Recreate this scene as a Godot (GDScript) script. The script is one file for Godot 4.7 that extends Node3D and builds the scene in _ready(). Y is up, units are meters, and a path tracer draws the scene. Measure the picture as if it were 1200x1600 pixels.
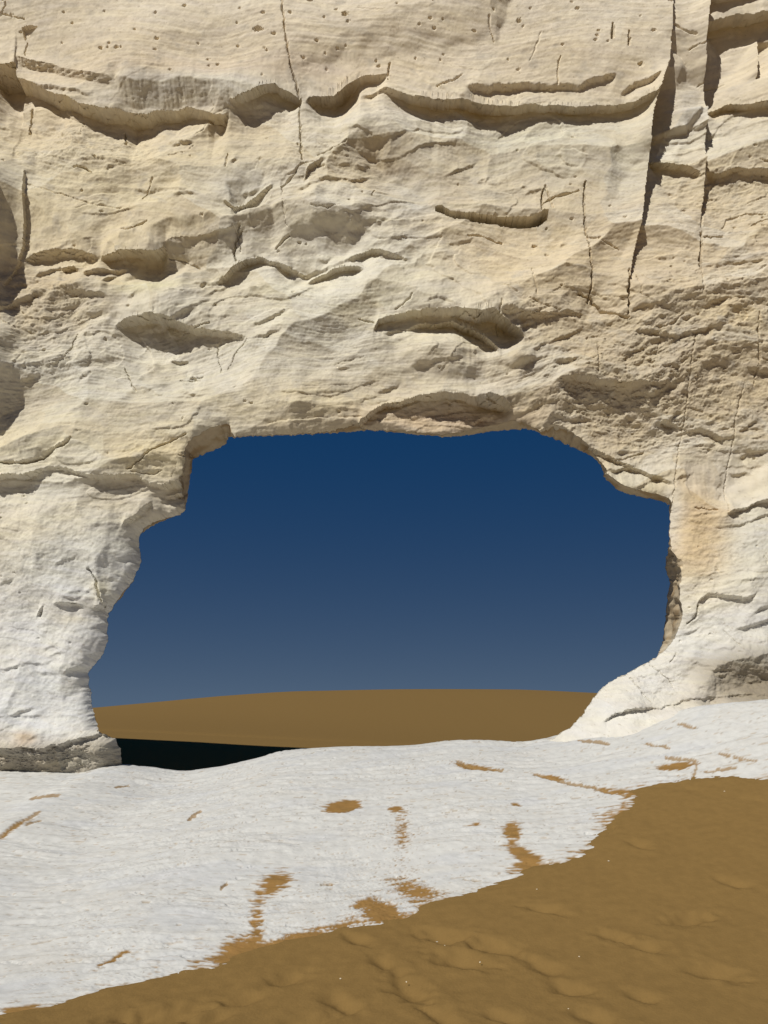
extends Node3D
# A natural chalk arch in a sand desert.  The cliff is a surveyed relief: every ledge, crack and
# scar is given on a survey grid whose unit is SU metres, origin at the upper left of the cliff
# face, u to the right, v downwards; level 1100 is eye level, station 600 is straight ahead.

const EYE := 1.6
const SU := 10.0 / 1208.0
const WALL := 10.0
const SUN_EL := 44.0
const SUN_AZ := 35.0

func _ready() -> void:
	setup_camera_and_light()
	make_noises()
	build_ground()
	build_shelf()
	build_arch()
	build_chips()

# ------------------------------------------------------------------ camera, sky, sun
func setup_camera_and_light() -> void:
	var cam := Camera3D.new()
	cam.name = "camera"
	cam.projection = Camera3D.PROJECTION_FRUSTUM
	cam.near = 0.1
	cam.far = 3000.0
	cam.size = 0.1 * 1600.0 / 1208.0
	cam.frustum_offset = Vector2(0, 0.1 * 300.0 / 1208.0)
	add_child(cam)
	cam.position = Vector3(0, EYE, 0)
	cam.current = true
	var env := Environment.new()
	env.background_mode = Environment.BG_SKY
	var sm := ProceduralSkyMaterial.new()
	sm.sky_top_color = Color8(5, 52, 94)
	sm.sky_horizon_color = Color8(80, 99, 121)
	sm.sky_curve = 0.09
	sm.ground_horizon_color = Color8(80, 99, 121)
	sm.ground_bottom_color = Color8(80, 99, 121)
	sm.sun_angle_max = 0.0
	var sky := Sky.new()
	sky.sky_material = sm
	env.sky = sky
	env.tonemap_mode = Environment.TONE_MAPPER_LINEAR
	env.tonemap_exposure = 1.0
	env.sdfgi_enabled = true
	env.ssao_enabled = true
	env.ssil_enabled = true
	var we := WorldEnvironment.new()
	we.name = "world_environment"
	we.environment = env
	add_child(we)
	var sun := DirectionalLight3D.new()
	sun.name = "sun"
	sun.light_color = Color(1.0, 0.98, 0.94)
	sun.light_energy = 1.3
	sun.light_angular_distance = 0.5
	sun.shadow_enabled = true
	sun.rotation_degrees = Vector3(-SUN_EL, -SUN_AZ, 0)
	add_child(sun)

# ------------------------------------------------------------------ noise
var nA: FastNoiseLite
var nB: FastNoiseLite
var nF: FastNoiseLite
var nC: FastNoiseLite
var nR: FastNoiseLite
var nS: FastNoiseLite
func mk(seed_: int, oct: int, type := FastNoiseLite.TYPE_SIMPLEX_SMOOTH) -> FastNoiseLite:
	var n := FastNoiseLite.new()
	n.seed = seed_
	n.noise_type = type
	n.frequency = 1.0
	n.fractal_type = FastNoiseLite.FRACTAL_FBM if oct > 1 else FastNoiseLite.FRACTAL_NONE
	n.fractal_octaves = oct
	return n
func make_noises() -> void:
	nA = mk(11, 1)
	nB = mk(29, 3)
	nF = mk(53, 4)
	nC = mk(71, 1, FastNoiseLite.TYPE_CELLULAR)
	nC.cellular_return_type = FastNoiseLite.RETURN_DISTANCE2_SUB
	nC.cellular_jitter = 1.0
	nS = mk(113, 1, FastNoiseLite.TYPE_CELLULAR)
	nS.cellular_return_type = FastNoiseLite.RETURN_DISTANCE
	nR = mk(97, 4)
	nR.fractal_type = FastNoiseLite.FRACTAL_RIDGED

func normal_texture(freq: float, oct: int, strength: float, seed_: int, stretch := 1) -> ImageTexture:
	var n := FastNoiseLite.new()
	n.seed = seed_
	n.frequency = freq
	n.fractal_octaves = oct
	var im: Image = n.get_seamless_image(512, 512 * stretch)
	if stretch > 1:
		im.resize(512, 512, Image.INTERPOLATE_CUBIC)
	im.convert(Image.FORMAT_RGBA8)
	im.bump_map_to_normal_map(strength)
	return ImageTexture.create_from_image(im)

func grain_texture(freq: float, oct: int, lo: float, hi: float, seed_: int) -> ImageTexture:
	var n := FastNoiseLite.new()
	n.seed = seed_
	n.frequency = freq
	n.fractal_octaves = oct
	var im: Image = n.get_seamless_image(512, 512)
	im.convert(Image.FORMAT_RGBA8)
	for y in 512:
		for x in 512:
			var g: float = lerpf(lo, hi, im.get_pixel(x, y).r)
			im.set_pixel(x, y, Color(g, g, g))
	return ImageTexture.create_from_image(im)

func rock_material(seed_: int, scale_: float, nstrength: float) -> StandardMaterial3D:
	var m := StandardMaterial3D.new()
	m.vertex_color_use_as_albedo = true
	m.roughness = 0.95
	m.metallic_specular = 0.15
	m.albedo_texture = grain_texture(0.05, 5, 0.90, 1.0, seed_)
	m.normal_enabled = true
	m.normal_texture = normal_texture(0.025, 5, nstrength, seed_ + 1)
	m.uv1_triplanar = true
	m.uv1_world_triplanar = true
	m.uv1_scale = Vector3.ONE * scale_
	return m

func commit(parent: Node, called: String, verts: PackedVector3Array, norms: PackedVector3Array, cols: PackedColorArray, idx: PackedInt32Array, mat: Material) -> MeshInstance3D:
	var arr := []
	arr.resize(Mesh.ARRAY_MAX)
	arr[Mesh.ARRAY_VERTEX] = verts
	arr[Mesh.ARRAY_NORMAL] = norms
	if cols.size() > 0:
		arr[Mesh.ARRAY_COLOR] = cols
	arr[Mesh.ARRAY_INDEX] = idx
	var mesh := ArrayMesh.new()
	mesh.add_surface_from_arrays(Mesh.PRIMITIVE_TRIANGLES, arr)
	mesh.surface_set_material(0, mat)
	var o := MeshInstance3D.new()
	o.name = called
	o.mesh = mesh
	parent.add_child(o, true)
	return o

func sheet_normals(vp: PackedVector3Array, nx: int, ny: int, flip := 1.0) -> PackedVector3Array:
	var out := PackedVector3Array()
	out.resize(nx * ny)
	for j in ny:
		var ja: int = maxi(j - 1, 0) * nx
		var jb: int = mini(j + 1, ny - 1) * nx
		var jc: int = j * nx
		for i in nx:
			var a: Vector3 = vp[jc + mini(i + 1, nx - 1)] - vp[jc + maxi(i - 1, 0)]
			var b: Vector3 = vp[jb + i] - vp[ja + i]
			out[jc + i] = b.cross(a).normalized() * flip
	return out

# ------------------------------------------------------------------ ground heights (relative to the eye, x and depth in metres)
func hermite(xs: Array, ys: Array, x: float) -> float:
	var n := xs.size()
	if x <= xs[0]:
		return ys[0]
	if x >= xs[n - 1]:
		return ys[n - 1]
	var i := 0
	while x > xs[i + 1]:
		i += 1
	var h: float = xs[i + 1] - xs[i]
	var t: float = (x - xs[i]) / h
	var d1: float = (ys[i + 1] - ys[i]) / h
	var m0: float = d1
	var m1: float = d1
	if i > 0:
		var dp: float = (ys[i] - ys[i - 1]) / (xs[i] - xs[i - 1])
		m0 = 0.0 if dp * d1 <= 0.0 else 2.0 * dp * d1 / (dp + d1)
	if i < n - 2:
		var dn: float = (ys[i + 2] - ys[i + 1]) / (xs[i + 2] - xs[i + 1])
		m1 = 0.0 if dn * d1 <= 0.0 else 2.0 * dn * d1 / (dn + d1)
	var t2 := t * t
	var t3 := t2 * t
	return (2 * t3 - 3 * t2 + 1) * ys[i] + (t3 - 2 * t2 + t) * h * m0 + (-2 * t3 + 3 * t2) * ys[i + 1] + (t3 - t2) * h * m1

func sand_front(x: float, d: float) -> float:
	var k: float = clampf(0.118 + 0.04 * x, 0.0, 0.30)
	var s: float = d - 3.9
	s = 0.5 * (s + sqrt(s * s + 0.6)) - 0.06
	s = minf(s, 9.0)
	return -1.6 + k * s

var dune_x := [-60.0, -40.0, -26.4, -20.0, -12.7, -7.0, 2.0, 11.6, 18.5, 35.0, 60.0]
var dune_y := [-2.0, -1.2, -0.30, 0.28, 0.86, 1.18, 1.30, 1.26, 0.98, 0.2, -1.0]
func sand_back(x: float, d: float) -> float:
	var yc: float = hermite(dune_x, dune_y, x * (70.0 / maxf(d, 40.0)))
	var tilt: float = -0.060 * (clampf(x, -9.0, 6.0) + 4.8)
	var mid: float = -1.08 + tilt
	return hermite([11.0, 13.5, 16.0, 20.5, 30.0, 70.0, 110.0, 220.0, 700.0], [-1.6, -1.8, -1.55 + tilt, mid, -0.86 + tilt * 0.5, yc, -2.5, -9.0, -14.0], d)

# where the sand laps on to the white rock, in plan: depth for every x
var edge_x := PackedFloat32Array()
var edge_d := PackedFloat32Array()
func make_edge() -> void:
	var pts := [[-700, 1640], [-250, 1615], [0, 1591], [70, 1578], [150, 1553], [250, 1528], [350, 1499], [430, 1477], [520, 1455], [565, 1437], [600, 1418], [625, 1436], [655, 1424], [700, 1409], [790, 1384], [830, 1360], [885, 1346], [905, 1332], [960, 1296], [968, 1272], [978, 1248], [990, 1237], [1040, 1222], [1120, 1219], [1200, 1217], [1500, 1212], [1900, 1205]]
	for p in pts:
		var a: float = (p[0] - 600.0) / 1208.0
		var b: float = (p[1] - 1100.0) / 1208.0
		var lo := 2.0
		var hi := 14.0
		for k in 40:
			var d: float = 0.5 * (lo + hi)
			if -b * d > sand_front(a * d, d):
				lo = d
			else:
				hi = d
		edge_x.append(a * lo)
		edge_d.append(lo)
	for i in range(1, edge_x.size()):
		edge_x[i] = maxf(edge_x[i], edge_x[i - 1] + 0.01)
func edge_at(x: float) -> float:
	var n := edge_x.size()
	if x <= edge_x[0]:
		return edge_d[0]
	if x >= edge_x[n - 1]:
		return edge_d[n - 1]
	var i: int = edge_x.bsearch(x)
	i = clampi(i, 1, n - 1)
	var t: float = (x - edge_x[i - 1]) / (edge_x[i] - edge_x[i - 1])
	return lerpf(edge_d[i - 1], edge_d[i], t)

# crest of the white rock under the arch: height at depth 10 for each x
var crest_x := [-9.0, -5.0, -3.9, -3.5, -3.1, -2.6, -2.2, -1.8, -1.3, -0.8, -0.3, 0.4, 0.9, 1.3, 1.7, 2.1, 2.5, 3.2, 4.2, 6.0, 9.0]
var crest_y := [-0.86, -0.86, -0.85, -0.79, -0.83, -0.88, -0.83, -0.735, -0.61, -0.565, -0.55, -0.53, -0.485, -0.475, -0.49, -0.45, -0.36, -0.22, 0.0, 0.1, 0.1]
func shelf_base(x: float, d: float) -> float:
	var e: float = (edge_at(x - 0.3) + edge_at(x - 0.15) + edge_at(x) + edge_at(x + 0.15) + edge_at(x + 0.3)) / 5.0
	var dc: float = 10.0 - 0.7 * smoothstep(2.2, 4.5, x)
	var y0: float = sand_front(x, e)
	var y1: float = hermite(crest_x, crest_y, x * 10.0 / dc)
	if d < e:
		return y0 + (sand_front(x, d) - y0) - 0.14 * (e - d)
	if d <= dc:
		var t: float = (d - e) / (dc - e)
		t = t + 0.16 * t * (1.0 - t)
		return lerpf(y0, y1, t)
	var q: float = d - dc
	return y1 - 0.16 * q * q

func sand_height(x: float, d: float) -> float:
	var f: float = sand_front(x, d)
	var e: float = edge_at(x)
	if d > e:
		f = minf(f, shelf_base(x, d)) - 0.10 * minf(d - e, 2.0)
	if d < 10.5:
		return f
	var w: float = smoothstep(10.5, 12.5, d)
	return lerpf(f, sand_back(x, d), w)

# ------------------------------------------------------------------ sand
var dents := []
func build_ground() -> void:
	make_edge()
	var rng := RandomNumberGenerator.new()
	rng.seed = 4
	# footprints and scuffs: x, depth, half length, half width, heading, hollow
	for p in [[535, 1568, 0.9, 2.2], [600, 1505, 0.8, 2.0], [255, 1588, 1.4, 0.5], [190, 1590, 0.8, 0.3], [560, 1468, 0.8, 2.3], [690, 1462, 1.2, 2.6], [770, 1478, 1.1, 2.6], [850, 1420, 0.9, 2.6], [960, 1462, 0.8, 2.6], [1010, 1480, 0.9, 2.5], [890, 1545, 0.9, 2.6], [1005, 1560, 0.7, 2.4], [640, 1545, 1.2, 2.0], [720, 1500, 1.2, 2.7], [450, 1530, 0.9, 0.6], [380, 1560, 0.8, 0.5], [790, 1590, 0.8, 2.6], [930, 1590, 0.9, 2.5], [1000, 1320, 0.8, 2.0], [1080, 1435, 1.1, 0.2], [1120, 1520, 1.0, 2.6], [850, 1510, 0.9, 2.2], [480, 1595, 1.0, 0.4], [330, 1590, 0.8, 0.6], [690, 1590, 0.9, 2.1], [1150, 1380, 0.8, 2.3]]:
		var a: float = (p[0] - 600.0) / 1208.0
		var b: float = (p[1] - 1100.0) / 1208.0
		var d := 2.0
		while -b * d > sand_front(a * d, d):
			d += 0.01
		var s: float = p[2]
		dents.append([a * d, d, 0.14 * s, 0.065 * s, p[3], 0.042 * s])
	for k in 26:
		var d: float = rng.randf_range(2.4, 8.0)
		dents.append([rng.randf_range(-0.55, 0.55) * d, d, rng.randf_range(0.08, 0.3), rng.randf_range(0.05, 0.12), rng.randf_range(0, PI), rng.randf_range(0.004, 0.010)])
	var xs := PackedFloat32Array()
	var ds := PackedFloat32Array()
	for v in [-1500, -900, -600, -400, -280, -200, -150, -110, -85, -65, -50, -40, -32, -26, -21, -17, -14, -11.5, -9.5, -8, -7, -6.3]:
		xs.append(v)
	var t := -5.8
	while t < 5.8:
		xs.append(t)
		t += 0.022
	for v in [5.9, 6.3, 7, 8, 9.5, 11.5, 14, 17, 21, 26, 32, 40, 50, 65, 85, 110, 150, 200, 280, 400, 600, 900, 1500]:
		xs.append(v)
	for v in [-1500, -700, -350, -180, -100, -60, -36, -22, -14, -9, -6, -4, -2.5, -1.4, -0.6, 0.2, 0.9, 1.5, 2.0, 2.3]:
		ds.append(v)
	t = 2.45
	while t < 7.9:
		ds.append(t)
		t += 0.02
	while t < 10.0:
		ds.append(t)
		t += 0.1
	while t < 24.0:
		ds.append(t)
		t += 0.25
	while t < 130.0:
		ds.append(t)
		t *= 1.02
	for v in [140, 160, 190, 230, 300, 420, 600, 900, 1500, 2500]:
		ds.append(v)
	var nx := xs.size()
	var ny := ds.size()
	var vp := PackedVector3Array()
	vp.resize(nx * ny)
	for j in ny:
		var d: float = ds[j]
		var near: bool = d > 2.2 and d < 10.0
		for i in nx:
			var x: float = xs[i]
			var y: float = sand_height(x, d)
			if near and absf(x) < 5.9:
				y += 0.016 * nB.get_noise_2d(x * 0.9 + 5.0, d * 0.9) + 0.004 * nB.get_noise_2d(x * 3.4, d * 3.4 + 9.0)
			elif d > 24.0:
				y += 0.05 * nA.get_noise_2d(x * 0.05, d * 0.05)
			vp[j * nx + i] = Vector3(x, EYE + y, -d)
	for e in dents:
		var r: float = e[2] * 2.6
		var i0: int = xs.bsearch(e[0] - r)
		var i1: int = xs.bsearch(e[0] + r)
		var j0: int = ds.bsearch(e[1] - r)
		var j1: int = ds.bsearch(e[1] + r)
		var c: float = cos(e[4])
		var s: float = sin(e[4])
		for j in range(j0, mini(j1, ny)):
			for i in range(i0, mini(i1, nx)):
				var dx: float = xs[i] - e[0]
				var dd: float = ds[j] - e[1]
				var wob: float = 1.0 + 0.35 * nA.get_noise_2d(xs[i] * 9.0, ds[j] * 9.0)
				var p: float = (dx * c + dd * s) / (e[2] * wob)
				var q: float = (-dx * s + dd * c) / (e[3] * wob)
				var rr: float = p * p + q * q
				var h: float = -exp(-rr * 1.1) + 0.10 * exp(-pow(sqrt(rr) - 1.7, 2.0) * 3.0)
				var k: int = j * nx + i
				vp[k] = vp[k] + Vector3(0, e[5] * h, 0)
	var norms := sheet_normals(vp, nx, ny)
	var idx := PackedInt32Array()
	idx.resize((nx - 1) * (ny - 1) * 6)
	var q := 0
	for j in ny - 1:
		for i in nx - 1:
			var a: int = j * nx + i
			var b: int = a + nx
			idx[q] = a; idx[q + 1] = b; idx[q + 2] = b + 1
			idx[q + 3] = a; idx[q + 4] = b + 1; idx[q + 5] = a + 1
			q += 6
	for k in norms.size():
		if norms[k].y < 0.0:
			norms[k] = -norms[k]
	var m := StandardMaterial3D.new()
	m.albedo_color = Color(0.235, 0.148, 0.053).linear_to_srgb()
	m.albedo_texture = grain_texture(0.02, 5, 0.92, 1.0, 301)
	m.roughness = 1.0
	m.metallic_specular = 0.1
	m.normal_enabled = true
	m.normal_texture = normal_texture(0.08, 3, 2.0, 302)
	m.normal_scale = 0.35
	m.uv1_triplanar = true
	m.uv1_world_triplanar = true
	m.uv1_scale = Vector3.ONE * 0.9
	var o := commit(self, "sand", vp, norms, PackedColorArray(), idx, m)
	o.set_meta("kind", "structure")
	o.set_meta("label", "brown desert sand with soft footprints, rising to a low dune behind the arch")

# ------------------------------------------------------------------ white rock shelf
# sand that has blown into the pores of the white rock: station, level, half width, half height, lean, strength
var sand_spots := [
	[536, 1259, 22, 8, -0.15, 3.0], [432, 1378, 28, 20, -0.35, 1.05], [400, 1440, 13, 40, 0.25, 0.75], [372, 1482, 30, 18, -0.2, 0.9],
	[618, 1262, 11, 4, 0.0, 1.0], [628, 1300, 16, 40, 0.1, 0.62], [650, 1390, 45, 22, 0.35, 0.85], [600, 1425, 30, 16, 0.2, 1.0], [800, 1300, 14, 18, 0.2, 1.15], [815, 1332, 24, 10, 0.3, 1.1],
	[1055, 1196, 26, 5, -0.12, 2.2], [740, 1196, 34, 4, 0.15, 1.3], [860, 1215, 26, 3, 0.15, 1.2], [960, 1236, 34, 6, 0.1, 0.9], [175, 1495, 32, 4, -0.5, 0.95], [20, 1295, 26, 5, -0.6, 1.1],
	[515, 1382, 8, 6, 0.0, 0.9], [745, 1290, 12, 3, 0.0, 0.9], [805, 1254, 10, 3, 0.0, 0.9], [570, 1412, 18, 6, -0.3, 0.9], [465, 1468, 60, 9, -0.3, 0.7], [820, 1350, 30, 10, -0.3, 0.7], [30, 1575, 30, 9, -0.2, 0.7], [950, 1280, 30, 20, 0.0, 0.55]]
var shelf_cracks := [
	[[0, 1306], [22, 1292], [40, 1279], [60, 1269]], [[40, 1290], [62, 1281]], [[48, 1250], [92, 1243]], [[715, 1188], [740, 1197], [785, 1203]], [[835, 1210], [880, 1222], [930, 1232], [975, 1243]],
	[[1012, 1163], [1045, 1168]], [[1040, 1182], [1085, 1186], [1090, 1195], [1082, 1216]], [[1145, 1183], [1180, 1190]], [[1125, 1178], [1140, 1182]], [[905, 1158], [950, 1162]], [[1060, 1130], [1085, 1138]], [[1100, 1206], [1150, 1200]],
	[[182, 1230], [200, 1226]], [[295, 1280], [312, 1268]], [[345, 1385], [355, 1378]]]

func build_shelf() -> void:
	var cols_n := 860
	var rows := PackedFloat32Array()
	var d := 3.2
	while d < 10.9:
		rows.append(d)
		d += 0.0026 * d * (0.35 + d * 0.11)
	while d < 13.6:
		rows.append(d)
		d += 0.06
	var nx := cols_n
	var ny := rows.size()
	var vp := PackedVector3Array()
	var col := PackedColorArray()
	vp.resize(nx * ny)
	col.resize(nx * ny)
	var us := PackedFloat32Array()
	for i in nx:
		var f: float = -1.0 + 2.0 * i / (nx - 1)
		us.append(f * 0.50 + 1.5 * pow(absf(f), 9.0) * signf(f))
	var cr := nA
	for j in ny:
		var dj: float = rows[j]
		for i in nx:
			var x: float = us[i] * (dj + 1.2)
			var y: float = shelf_base(x, dj)
			# level of this point as seen along the survey line, used to place stains and cracks
			var v: float = 1100.0 - y * 1208.0 / dj
			var u: float = 600.0 + x * 1208.0 / dj
			# weathered flow lines of the rock, following the sand edge
			var bend: float = 0.16 * sin(x * 0.5 + 0.4) + 0.06 * nA.get_noise_2d(x * 0.5, dj * 0.5)
			var s: float = dj - bend * 2.2
			var st: float = nB.get_noise_2d(x * 0.45, s * 3.6)
			var st2: float = nB.get_noise_2d(x * 1.7 + 40.0, s * 22.0)
			var und: float = nA.get_noise_2d(x * 0.6 + 3.0, dj * 0.8)
			var plate: float = nB.get_noise_2d(x * 0.5 + 11.0, s * 2.2 + 5.0) * 5.0
			var pf: float = plate - floorf(plate)
			var step_: float = floorf(plate) + smoothstep(0.78, 1.0, pf)
			var lam: float = nB.get_noise_2d(x * 1.9 + 21.0, s * 8.0) * 4.0 + 0.5 * nA.get_noise_2d(x * 5.0, s * 20.0)
			var lf: float = lam - floorf(lam)
			y += 0.009 * st + 0.0015 * st2 + 0.02 * und + 0.003 * step_ + 0.004 * (floorf(lam) + smoothstep(0.88, 1.0, lf)) * smoothstep(-0.35, 0.35, nA.get_noise_2d(x * 0.9 + 77.0, dj * 1.3))
			var ch: float = nC.get_noise_2d(x * 6.0, dj * 9.0)
			y += 0.003 * ch
			var white := Color(0.655, 0.655, 0.635)
			var tone: float = 0.5 + 0.5 * nB.get_noise_2d(x * 0.8 + 70.0, s * 3.0)
			white = white.lerp(Color(0.64, 0.615, 0.56), 0.5 * smoothstep(0.45, 0.95, tone))
			# grey dust caught in the lines
			var dust: float = smoothstep(0.30, 0.62, nF.get_noise_2d(x * 2.2 + 9.0, s * 26.0))
			white = white.lerp(Color(0.50, 0.46, 0.39), 0.42 * dust)
			var fleck: float = smoothstep(0.50, 0.60, nF.get_noise_2d(x * 9.0 + 3.0, s * 26.0 + 60.0))
			white = white.lerp(Color(0.30, 0.24, 0.17), 0.6 * fleck)
			var near_sand: float = exp(-maxf(dj - edge_at(x), 0.0) / 0.8)
			var hair: float = nB.get_noise_2d(x * 1.6 + 15.0, s * 48.0) + 0.5 * nB.get_noise_2d(x * 6.0, s * 18.0)
			var hk: float = smoothstep(0.50 - 0.22 * near_sand, 0.72, hair)
			white = white.lerp(Color(0.42, 0.31, 0.185), 0.55 * hk)
			y -= 0.003 * hk
			var blue: float = smoothstep(0.1, 0.5, nB.get_noise_2d(x * 0.7 + 200.0, s * 1.8))
			white = white.lerp(Color(0.60, 0.615, 0.63), 0.5 * blue)
			if j > 0 and v > 1120.0:
				var sandy := 0.0
				for sp in sand_spots:
					var du: float = u - sp[0]
					if absf(du) > sp[2] * 2.6:
						continue
					var dv: float = v - sp[1] - sp[4] * du
					if absf(dv) > sp[3] * 2.6:
						continue
					sandy += sp[5] * exp(-0.5 * (du * du / (sp[2] * sp[2]) + dv * dv / (sp[3] * sp[3])) * 2.0)
				var ed: float = dj - edge_at(x)
				sandy += 0.55 * exp(-maxf(ed, 0.0) / 0.10)
				if sandy > 0.05:
					var g: float = sandy + 0.50 * nF.get_noise_2d(x * 2.2 + 7.0, s * 26.0) + 0.25 * nF.get_noise_2d(x * 9.0, s * 12.0) + 0.35 * nB.get_noise_2d(x * 5.0, s * 70.0)
					var k: float = smoothstep(0.36, 0.72, g)
					white = white.lerp(Color(0.36, 0.205, 0.07).lerp(Color(0.27, 0.165, 0.06), 0.5 + 0.5 * nB.get_noise_2d(x * 4.0, dj * 6.0)), k)
					y -= 0.006 * k
				for c in shelf_cracks:
					var n: int = c.size()
					if u < minf(c[0][0], c[n - 1][0]) - 8 or u > maxf(c[0][0], c[n - 1][0]) + 8 or v < minf(c[0][1], c[n - 1][1]) - 12 or v > maxf(c[0][1], c[n - 1][1]) + 12:
						continue
					var best := 99.0
					for e in n - 1:
						var q: Vector2 = Geometry2D.get_closest_point_to_segment(Vector2(u, v), Vector2(c[e][0], c[e][1]), Vector2(c[e + 1][0], c[e + 1][1]))
						best = minf(best, q.distance_to(Vector2(u, v)))
					best += 1.2 * nA.get_noise_2d(u * 0.12, v * 0.2)
					if best < 2.2:
						y -= 0.014 * (1.0 - best / 2.2)
						white = white.lerp(Color(0.33, 0.21, 0.09), 0.8)
			vp[j * nx + i] = Vector3(x, EYE + y, -dj)
			col[j * nx + i] = white
	# nicks and lifted flakes along the grain of the rock
	var rng := RandomNumberGenerator.new()
	rng.seed = 33
	for n in 420:
		var nd: float = rng.randf_range(4.2, 10.2)
		var nxp: float = rng.randf_range(-0.52, 0.52) * nd
		if nd < edge_at(nxp) + 0.05:
			continue
		var hl: float = rng.randf_range(0.02, 0.11)
		var hw: float = rng.randf_range(0.008, 0.022)
		var turn: float = rng.randf_range(-0.25, 0.1) + 0.16 * cos(nxp * 0.5 + 0.4)
		var deep: float = rng.randf_range(0.004, 0.016)
		var dirt: float = rng.randf_range(0.0, 0.75) if n % 3 == 0 else 0.0
		var ct: float = cos(turn)
		var sn: float = sin(turn)
		for j in range(rows.bsearch(nd - hl), mini(rows.bsearch(nd + hl) + 1, ny)):
			var dj: float = rows[j]
			var i0: int = clampi(us.bsearch((nxp - hl) / (dj + 1.2)), 0, nx - 1)
			var i1: int = clampi(us.bsearch((nxp + hl) / (dj + 1.2)), 0, nx - 1)
			for i in range(i0, i1 + 1):
				var k: int = j * nx + i
				var dx: float = vp[k].x - nxp
				var dd: float = dj - nd
				var p: float = (dx * ct + dd * sn) / hl
				var w: float = (-dx * sn + dd * ct) / (hw * (1.0 + 0.8 * nA.get_noise_2d(vp[k].x * 14.0, dj * 14.0)))
				if absf(p) < 1.0 and w > -1.0 and w < 1.0:
					# a thin plate has broken away: sharp on the far side, feathered towards the viewer
					var f: float = (1.0 - p * p) * (w + 1.0) * 0.5
					vp[k] = vp[k] - Vector3(0, deep * f, 0)
					if dirt > 0.0 and f > 0.35:
						col[k] = col[k].lerp(Color(0.40, 0.32, 0.22), dirt)
	var norms := sheet_normals(vp, nx, ny)
	for k in norms.size():
		if norms[k].y < 0.0:
			norms[k] = -norms[k]
	var idx := PackedInt32Array()
	idx.resize((nx - 1) * (ny - 1) * 6)
	var q := 0
	for j in ny - 1:
		for i in nx - 1:
			var a: int = j * nx + i
			var b: int = a + nx
			idx[q] = a; idx[q + 1] = b; idx[q + 2] = b + 1
			idx[q + 3] = a; idx[q + 4] = b + 1; idx[q + 5] = a + 1
			q += 6
	var o := commit(self, "rock_shelf", vp, norms, col, idx, rock_material(401, 0.35, 1.2))
	o.set_meta("kind", "structure")
	o.set_meta("label", "smooth white chalk shelf with streaks of brown sand sloping out of the arch")

# ------------------------------------------------------------------ the arch
# broad form of the face: station, level, half width, half height, metres proud
var forms := [
	[1130, 1165, 230, 85, 0.75], [1000, 1190, 130, 60, 0.35], [1180, 960, 120, 120, 0.10],
	[20, 1168, 150, 30, 0.20], [168, 1172, 22, 22, 0.10], [70, 860, 90, 60, 0.10], [60, 1000, 120, 70, -0.06],
	[400, 640, 240, 80, 0.13], [120, 690, 150, 60, 0.10], [640, 455, 120, 45, 0.06], [690, 545, 80, 26, 0.10], [806, 562, 16, 15, 0.12], [600, 520, 20, 20, 0.06], [520, 345, 60, 18, 0.05], [870, 640, 50, 20, 0.05], [1000, 470, 230, 70, 0.12], [1020, 700, 200, 80, -0.14],
	[250, 300, 260, 70, 0.05], [-50, 305, 52, 62, 0.75], [-52, 385, 52, 60, 0.75], [-50, 560, 62, 62, 0.9], [300, 470, 200, 40, 0.04], [520, 330, 90, 40, 0.06], [700, 560, 110, 30, 0.05], [600, 40, 500, 60, 0.06]]

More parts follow.
